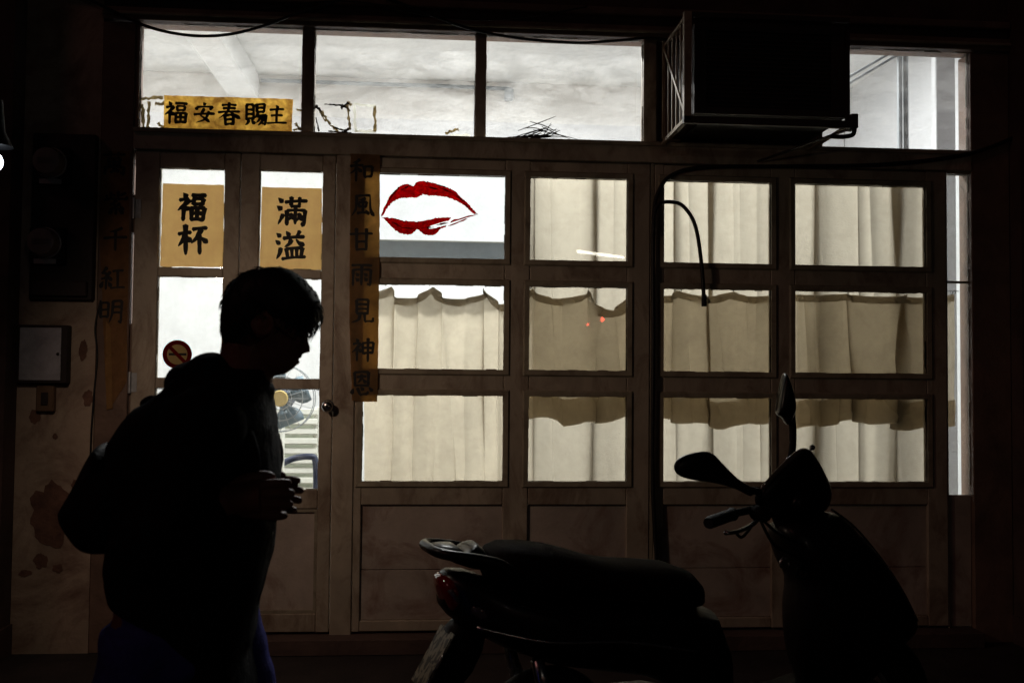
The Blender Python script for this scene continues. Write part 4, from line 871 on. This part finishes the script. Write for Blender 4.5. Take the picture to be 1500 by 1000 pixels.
# backpack worn on the back
bp = thing('backpack', 'black nylon backpack on the back of the walking person', 'backpack', (-.68, YP, .93))
MB().pillow([(-0.5, 1.308), (-0.526, 1.288), (-0.552, 1.266), (-0.575, 1.249), (-0.594, 1.239), (-0.609, 1.222), (-0.621, 1.206), (-0.632, 1.188), (-0.642, 1.171), (-0.652, 1.152), (-0.651, 1.098), (-0.636, 1.031), (-0.583, 1.018), (-0.532, 1.098), (-0.489, 1.22)], YP, .135, 3.0, 15, sub=2).build('body', PACK, bp, True)
MB().pillow([(-0.646, 1.136), (-0.655, 1.159), (-0.667, 1.164), (-0.676, 1.155), (-0.682, 1.144), (-0.693, 1.121), (-0.704, 1.095), (-0.722, 1.061), (-0.738, 1.031), (-0.74, 1.021), (-0.737, 1.005), (-0.729, 0.989), (-0.715, 0.969), (-0.701, 0.953), (-0.684, 0.943), (-0.66, 0.942), (-0.635, 0.946), (-0.609, 0.978), (-0.584, 1.045), (-0.599, 1.112)], YP, .125, 3.0, 15, sub=2).build('pocket', PACK, bp, True)
for s in (-1, 1):
    MB().tube([(-.575, YP + s * .09, 1.185), (-.51, YP + s * .11, 1.225), (-.43, YP + s * .12, 1.245), (-.37, YP + s * .13, 1.20), (-.352, YP + s * .15, 1.10), (-.45, YP + s * .205, 1.0), (-.60, YP + s * .17, .98)], .016, 8).build('strap', PACK, bp, True)
hp = [(-0.581, 1.231), (-0.598, 1.242), (-0.582, 1.253), (-0.562, 1.248)]
MB().tube([(x, YP, z) for x, z in hp], .008, 8).build('grab_loop', PACK, bp, True)
# ================================================================== SCOOTER
s_ = thing('motor_scooter', 'black motor scooter parked in front of the glazed leaves', 'scooter', (0, -1.93, 0), None, math.radians(15), True)
def S(mb, name, mat, parent=None, smooth=True, auto=False, bevel=0): return mb.build(name, mat, parent or s_, smooth, bevel, auto=auto)
seat = S(MB().loft([(.160, .72, .775, .05), (.178, .69, .808, .09), (.215, .67, .818, .115), (.28, .66, .815, .128), (.36, .655, .802, .134), (.43, .65, .783, .138), (.50, .64, .760, .14), (.58, .63, .745, .14), (.68, .615, .737, .136), (.76, .60, .728, .125), (.82, .59, .706, .108), (.858, .59, .67, .08), (.872, .60, .64, .05)], 28, 2.8), 'seat', VINYL)
S(MB().tube([(.20, -.118, .70), (.36, -.137, .672), (.58, -.143, .648), (.76, -.127, .625), (.86, -.07, .612)], .004, 6), 'piping', BLACKP, seat)
cw = S(MB().loft([(.025, .64, .735, .045), (.05, .61, .745, .08), (.10, .575, .74, .115), (.2, .52, .70, .15), (.35, .46, .668, .165), (.5, .43, .65, .165), (.65, .40, .63, .155), (.8, .34, .605, .14), (.9, .27, .58, .13), (.935, .25, .50, .12)], 28, 3.0), 'rear_cowl', BLACKG)
for s in (-1, 1): S(MB().tube([(.22, s * .158, .66), (.42, s * .170, .60), (.62, s * .163, .585), (.84, s * .137, .565)], .0025, 6), 'panel_seam', RUBBER, cw)
for s in (-1, 1): S(MB().tube([(.10, s * .125, .60), (.3, s * .168, .555), (.55, s * .167, .535), (.8, s * .143, .48)], .006, 6), 'trim_strip', CHROME, cw)
gr = S(MB().tube([(.22, -.125, .74), (.165, -.13, .775), (.10, -.125, .792), (.03, -.115, .803), (-.005, -.075, .808), (-.012, 0, .81), (-.005, .075, .808), (.03, .115, .803), (.10, .125, .792), (.165, .13, .775), (.22, .125, .74)], [.015] * 11, 10), 'grab_rail', BLACKG)
S(MB().pillow([(-.005, .818), (.06, .820), (.09, .800), (.128, .822), (.165, .775), (.15, .74), (.06, .765), (.0, .800)], 0, .07, 3, 9, sub=2), 'rack_plate', BLACKG, gr)
tl = S(MB().pillow([(.01, .715), (.03, .735), (.075, .725), (.12, .66), (.11, .625), (.05, .618), (.025, .66)], 0, .085, 2.6, 11, sub=3), 'tail_lamp', REDLENS)
S(MB().pillow([(.022, .700), (.034, .712), (.075, .660), (.06, .650)], 0, .088, 4, 7, sub=0), 'reflector', CLEARLENS, tl)
for s in (-1, 1): S(MB().ell((.125, s * .095, .635), .045, .03, .026, 14, 10, Matrix.Rotation(.55, 3, 'Y')), 'indicator', CLEARLENS)
S(MB().pillow([(.10, .60), (.16, .56), (.12, .45), (.03, .36), (-.015, .37), (.03, .50), (.05, .58)], 0, .055, 4, 7, sub=2), 'rear_fender', BLACKP)
pc = Vector((.006, 0, .492)); pd = Vector((-.045, 0, -.078)); pn = Vector((-.866, 0, .5))
pltt = S(MB().obox(pc, pd, (0, .07, 0), pn * .0015), 'licence_plate', PLATE, None, False)
S(MB().tube([pc + pd * .85 + Vector((0, -.068, 0)) + pn * .004, pc - pd * .85 + Vector((0, -.068, 0)) + pn * .004], .002, 5, False), 'plate_edge', CHROME, pltt)
# wheels
def wheel(ax_, R=.17, r=.05):
    t = S(MB().torus((ax_, 0, R + r), R, r, 'Y', 40, 12), 'wheel', RUBBER)
    S(MB().torus((ax_, 0, R + r), R - .045, .014, 'Y', 36, 8), 'rim', STEEL, t)
    m = MB()
    for k in range(5):
        a = 2 * PI * k / 5 + .3; m.tube([(ax_ + .03 * math.cos(a), 0, R + r + .03 * math.sin(a)), (ax_ + (R - .045) * math.cos(a), 0, R + r + (R - .045) * math.sin(a))], .012, 8, False)
    S(m, 'spokes', STEEL, t); S(MB().tube([(ax_, -.07, R + r), (ax_, .07, R + r)], .032, 16, False), 'hub', STEEL, t, True, True)
    S(MB().torus((ax_, -.045, R + r), .075, .012, 'Y', 28, 4), 'brake_disc', CHROME, t)
wheel(.36); wheel(1.50)
m = MB(); rings = []
for k in range(15):
    a = math.radians(-12 + 165 * k / 14); ring = []
    for q in range(9):
        b_ = -PI / 2 + PI * q / 8; R_ = .225 + .035 * math.cos(b_); ring.append(Vector((1.50 + R_ * math.cos(a), .075 * math.sin(b_), .22 + R_ * math.sin(a))))
    for q in range(8, -1, -1):
        b_ = -PI / 2 + PI * q / 8; R_ = .220 + .032 * math.cos(b_); ring.append(Vector((1.50 + R_ * math.cos(a), .070 * math.sin(b_), .22 + R_ * math.sin(a))))
    rings.append(ring)
S(m.rings(rings), 'front_fender', BLACKG)
for s in (-1, 1): S(MB().tube([(1.37, s * .062, .56), (1.50, s * .068, .22)], [.018, .022], 12, False), 'fork_leg', STEEL)
for s in (-1, 1): S(MB().tube([(.36, s * .12, .22), (.30, s * .13, .42), (.28, s * .13, .50)], [.016, .024, .018], 10, False), 'shock_absorber', CHROME)
S(MB().loft([(.24, .17, .27, .035, .10), (.36, .14, .31, .05, .105), (.55, .15, .33, .06, .10), (.72, .16, .34, .075, .06), (.82, .2, .32, .06, .04)], 18, 3), 'engine', STEEL)
S(MB().tube([(.78, -.06, .20), (.66, -.13, .19), (.52, -.15, .20), (.48, -.155, .22), (.12, -.165, .30), (.06, -.165, .31), (.04, -.165, .315)], [.015, .016, .02, .052, .058, .05, .02], 18, False), 'muffler', BLACKP, None, True, True)
S(MB().loft([(.84, .205, .26, .13), (.92, .225, .285, .155), (1.10, .22, .28, .16), (1.22, .22, .29, .13), (1.30, .24, .32, .10)], 20, 4), 'floorboard', BLACKP)
S(MB().tube([(.78, -.08, .20), (.72, -.17, .03), (.70, -.20, .012)], [.011, .010, .012], 8, False), 'side_stand', STEEL)
# front: leg shield with apron, lock, hook
ls = S(MB().pillow([(1.175, 0.829), (1.202, 0.723), (1.241, 0.653), (1.233, 0.552), (1.238, 0.44), (1.265, 0.337), (1.327, 0.264), (1.45, 0.264), (1.557, 0.334), (1.649, 0.408), (1.707, 0.464), (1.682, 0.537), (1.613, 0.639), (1.531, 0.736), (1.461, 0.8), (1.386, 0.862), (1.288, 0.854)], 0, .12, 3.2, 13, sub=3), 'leg_shield', BLACKG)
ed = [(1.353, 0.88), (1.449, 0.815), (1.56, 0.7), (1.645, 0.589), (1.704, 0.488)]
S(MB().tube([(x, -.05, z) for x, z in ed], .004, 6), 'apron_trim', CHROME, ls)
(kx, kz), = [(1.187, 0.694)]
S(MB().torus((kx, -.12, kz), .020, .005, 'Y', 20, 6), 'ignition_lock', BLACKP, ls)
(kx, kz), = [(1.172, 0.71)]
S(MB().torus((kx, -.05, kz), .018, .004, 'Y', 16, 6, None, -.5, 3.8), 'bag_hook', CHROME, ls)
S(MB().tube([(1.30, 0, .60), (1.22, 0, .78), (1.17, 0, .90)], .028, 12), 'steering_column', BLACKP)
# handlebar turned to the kerb
hb = S(MB().tube([(.765, -.265, .889), (.90, -.185, .90), (1.036, -.10, .902), (1.12, 0, .92), (1.25, .11, .932), (1.38, .19, .945), (1.50, .27, .945)], .012, 10), 'handlebar', BLACKP)
for q0, q1, q2 in (((1.02, -.12, .89), (1.05, -.16, .80), (1.20, -.04, .74)), ((1.01, -.11, .90), (1.08, -.13, .83), (1.22, -.02, .78)), ((1.33, .15, .95), (1.36, .10, .85), (1.24, .03, .76))): S(MB().tube([q0, q1, q2], .005, 7), 'control_cable', RUBBER, hb)
S(MB().tube([(1.045, -.128, .885), (1.01, -.15, .892), (.985, -.165, .895)], [.024, .026, .022], 12), 'switch_cluster', BLACKP, hb)
hd = S(MB().pillow([(1.12, 0.934), (1.162, 0.982), (1.239, 1.044), (1.288, 1.075), (1.315, 1.056), (1.359, 0.991), (1.386, 0.926), (1.369, 0.872), (1.326, 0.857), (1.207, 0.837), (1.138, 0.875)], 0, .062, 3.2, 13, ax=(.82, .57, 0), sub=3), 'handlebar_cover', BLACKG)
S(MB().pillow([(1.112, 0.939), (1.157, 0.987), (1.234, 1.053), (1.277, 1.08), (1.291, 1.068), (1.25, 1.035), (1.175, 0.975), (1.128, 0.929)], 0, .05, 4, 9, ax=(.82, .57, 0), sub=2), 'instrument_panel', surf('clear_dial_cover', (.16, .15, .12), .18, coat=.8, bump=0), hd)
(lx_, lz_), = [(1.217, 0.906)]
S(MB().ell((lx_, -.075, lz_), .035, .018, .03, 18, 12), 'headlamp', BLACKG, hd)
for s, a, b_ in ((-1, (.755, -.272, .888), (.885, -.195, .899)), (1, (1.40, .203, .945), (1.51, .277, .945))):
    S(MB().tube([a, Vector(a).lerp(Vector(b_), .06), Vector(a).lerp(Vector(b_), .94), b_], [.016, .0185, .0185, .021], 14, False), 'grip', RUBBER, None, True, True)
S(MB().tube([(1.03, -.125, .882), (.95, -.205, .868), (.86, -.262, .858), (.80, -.295, .862)], [.008, .007, .006, .008], 8), 'brake_lever', CHROME)
S(MB().tube([(1.02, -.12, .875), (.985, -.13, .84), (.955, -.135, .818), (.935, -.135, .832)], .005, 7), 'lever_hook', BLACKP)
lv = S(MB().tube([(1.30, .13, .965), (1.40, .19, 1.01), (1.490, .248, 1.055)], [.008, .007, .006], 8), 'brake_lever', CHROME)
S(MB().ell((1.498, .25, 1.062), .011, .011, .011, 12, 8), 'lever_ball', CHROME, lv)
mn = S(MB().pillow([(0.638, 1.049), (0.646, 1.072), (0.677, 1.088), (0.733, 1.097), (0.765, 1.09), (0.793, 1.066), (0.848, 1.017), (0.904, 0.983), (0.894, 0.963), (0.843, 0.985), (0.779, 1.003), (0.707, 1.014), (0.658, 1.027)], -.28, .022, 3, 11, ax=(.45, .9, 0), sub=3), 'mirror', BLACKG)
mnl = [(0.893, 0.979), (0.926, 0.946)]
S(MB().tube([(mnl[0][0], -.28, mnl[0][1]), (mnl[0][0] + .06, -.23, mnl[0][1] - .01), (1.03, -.11, .93), (1.05, -.09, .905)], [.012, .011, .010, .012], 10), 'mirror_stem', BLACKP, mn)
mf = S(MB().pillow([(1.344, 1.333), (1.329, 1.294), (1.315, 1.226), (1.312, 1.187), (1.335, 1.172), (1.355, 1.148), (1.375, 1.172), (1.387, 1.206), (1.381, 1.255), (1.364, 1.304)], .2, .055, 2.8, 11, ax=(.35, .93, 0), sub=3), 'mirror', BLACKG)
q1 = [(1.369, 1.201), (1.372, 1.128), (1.363, 1.067)]
S(MB().tube([(q1[0][0], .2, q1[0][1]), (q1[1][0], .19, q1[1][1]), (q1[2][0] - .02, .16, q1[2][1] - .03), (1.26, .12, .95)], [.014, .013, .012, .012], 10), 'mirror_stem', BLACKP, mf)
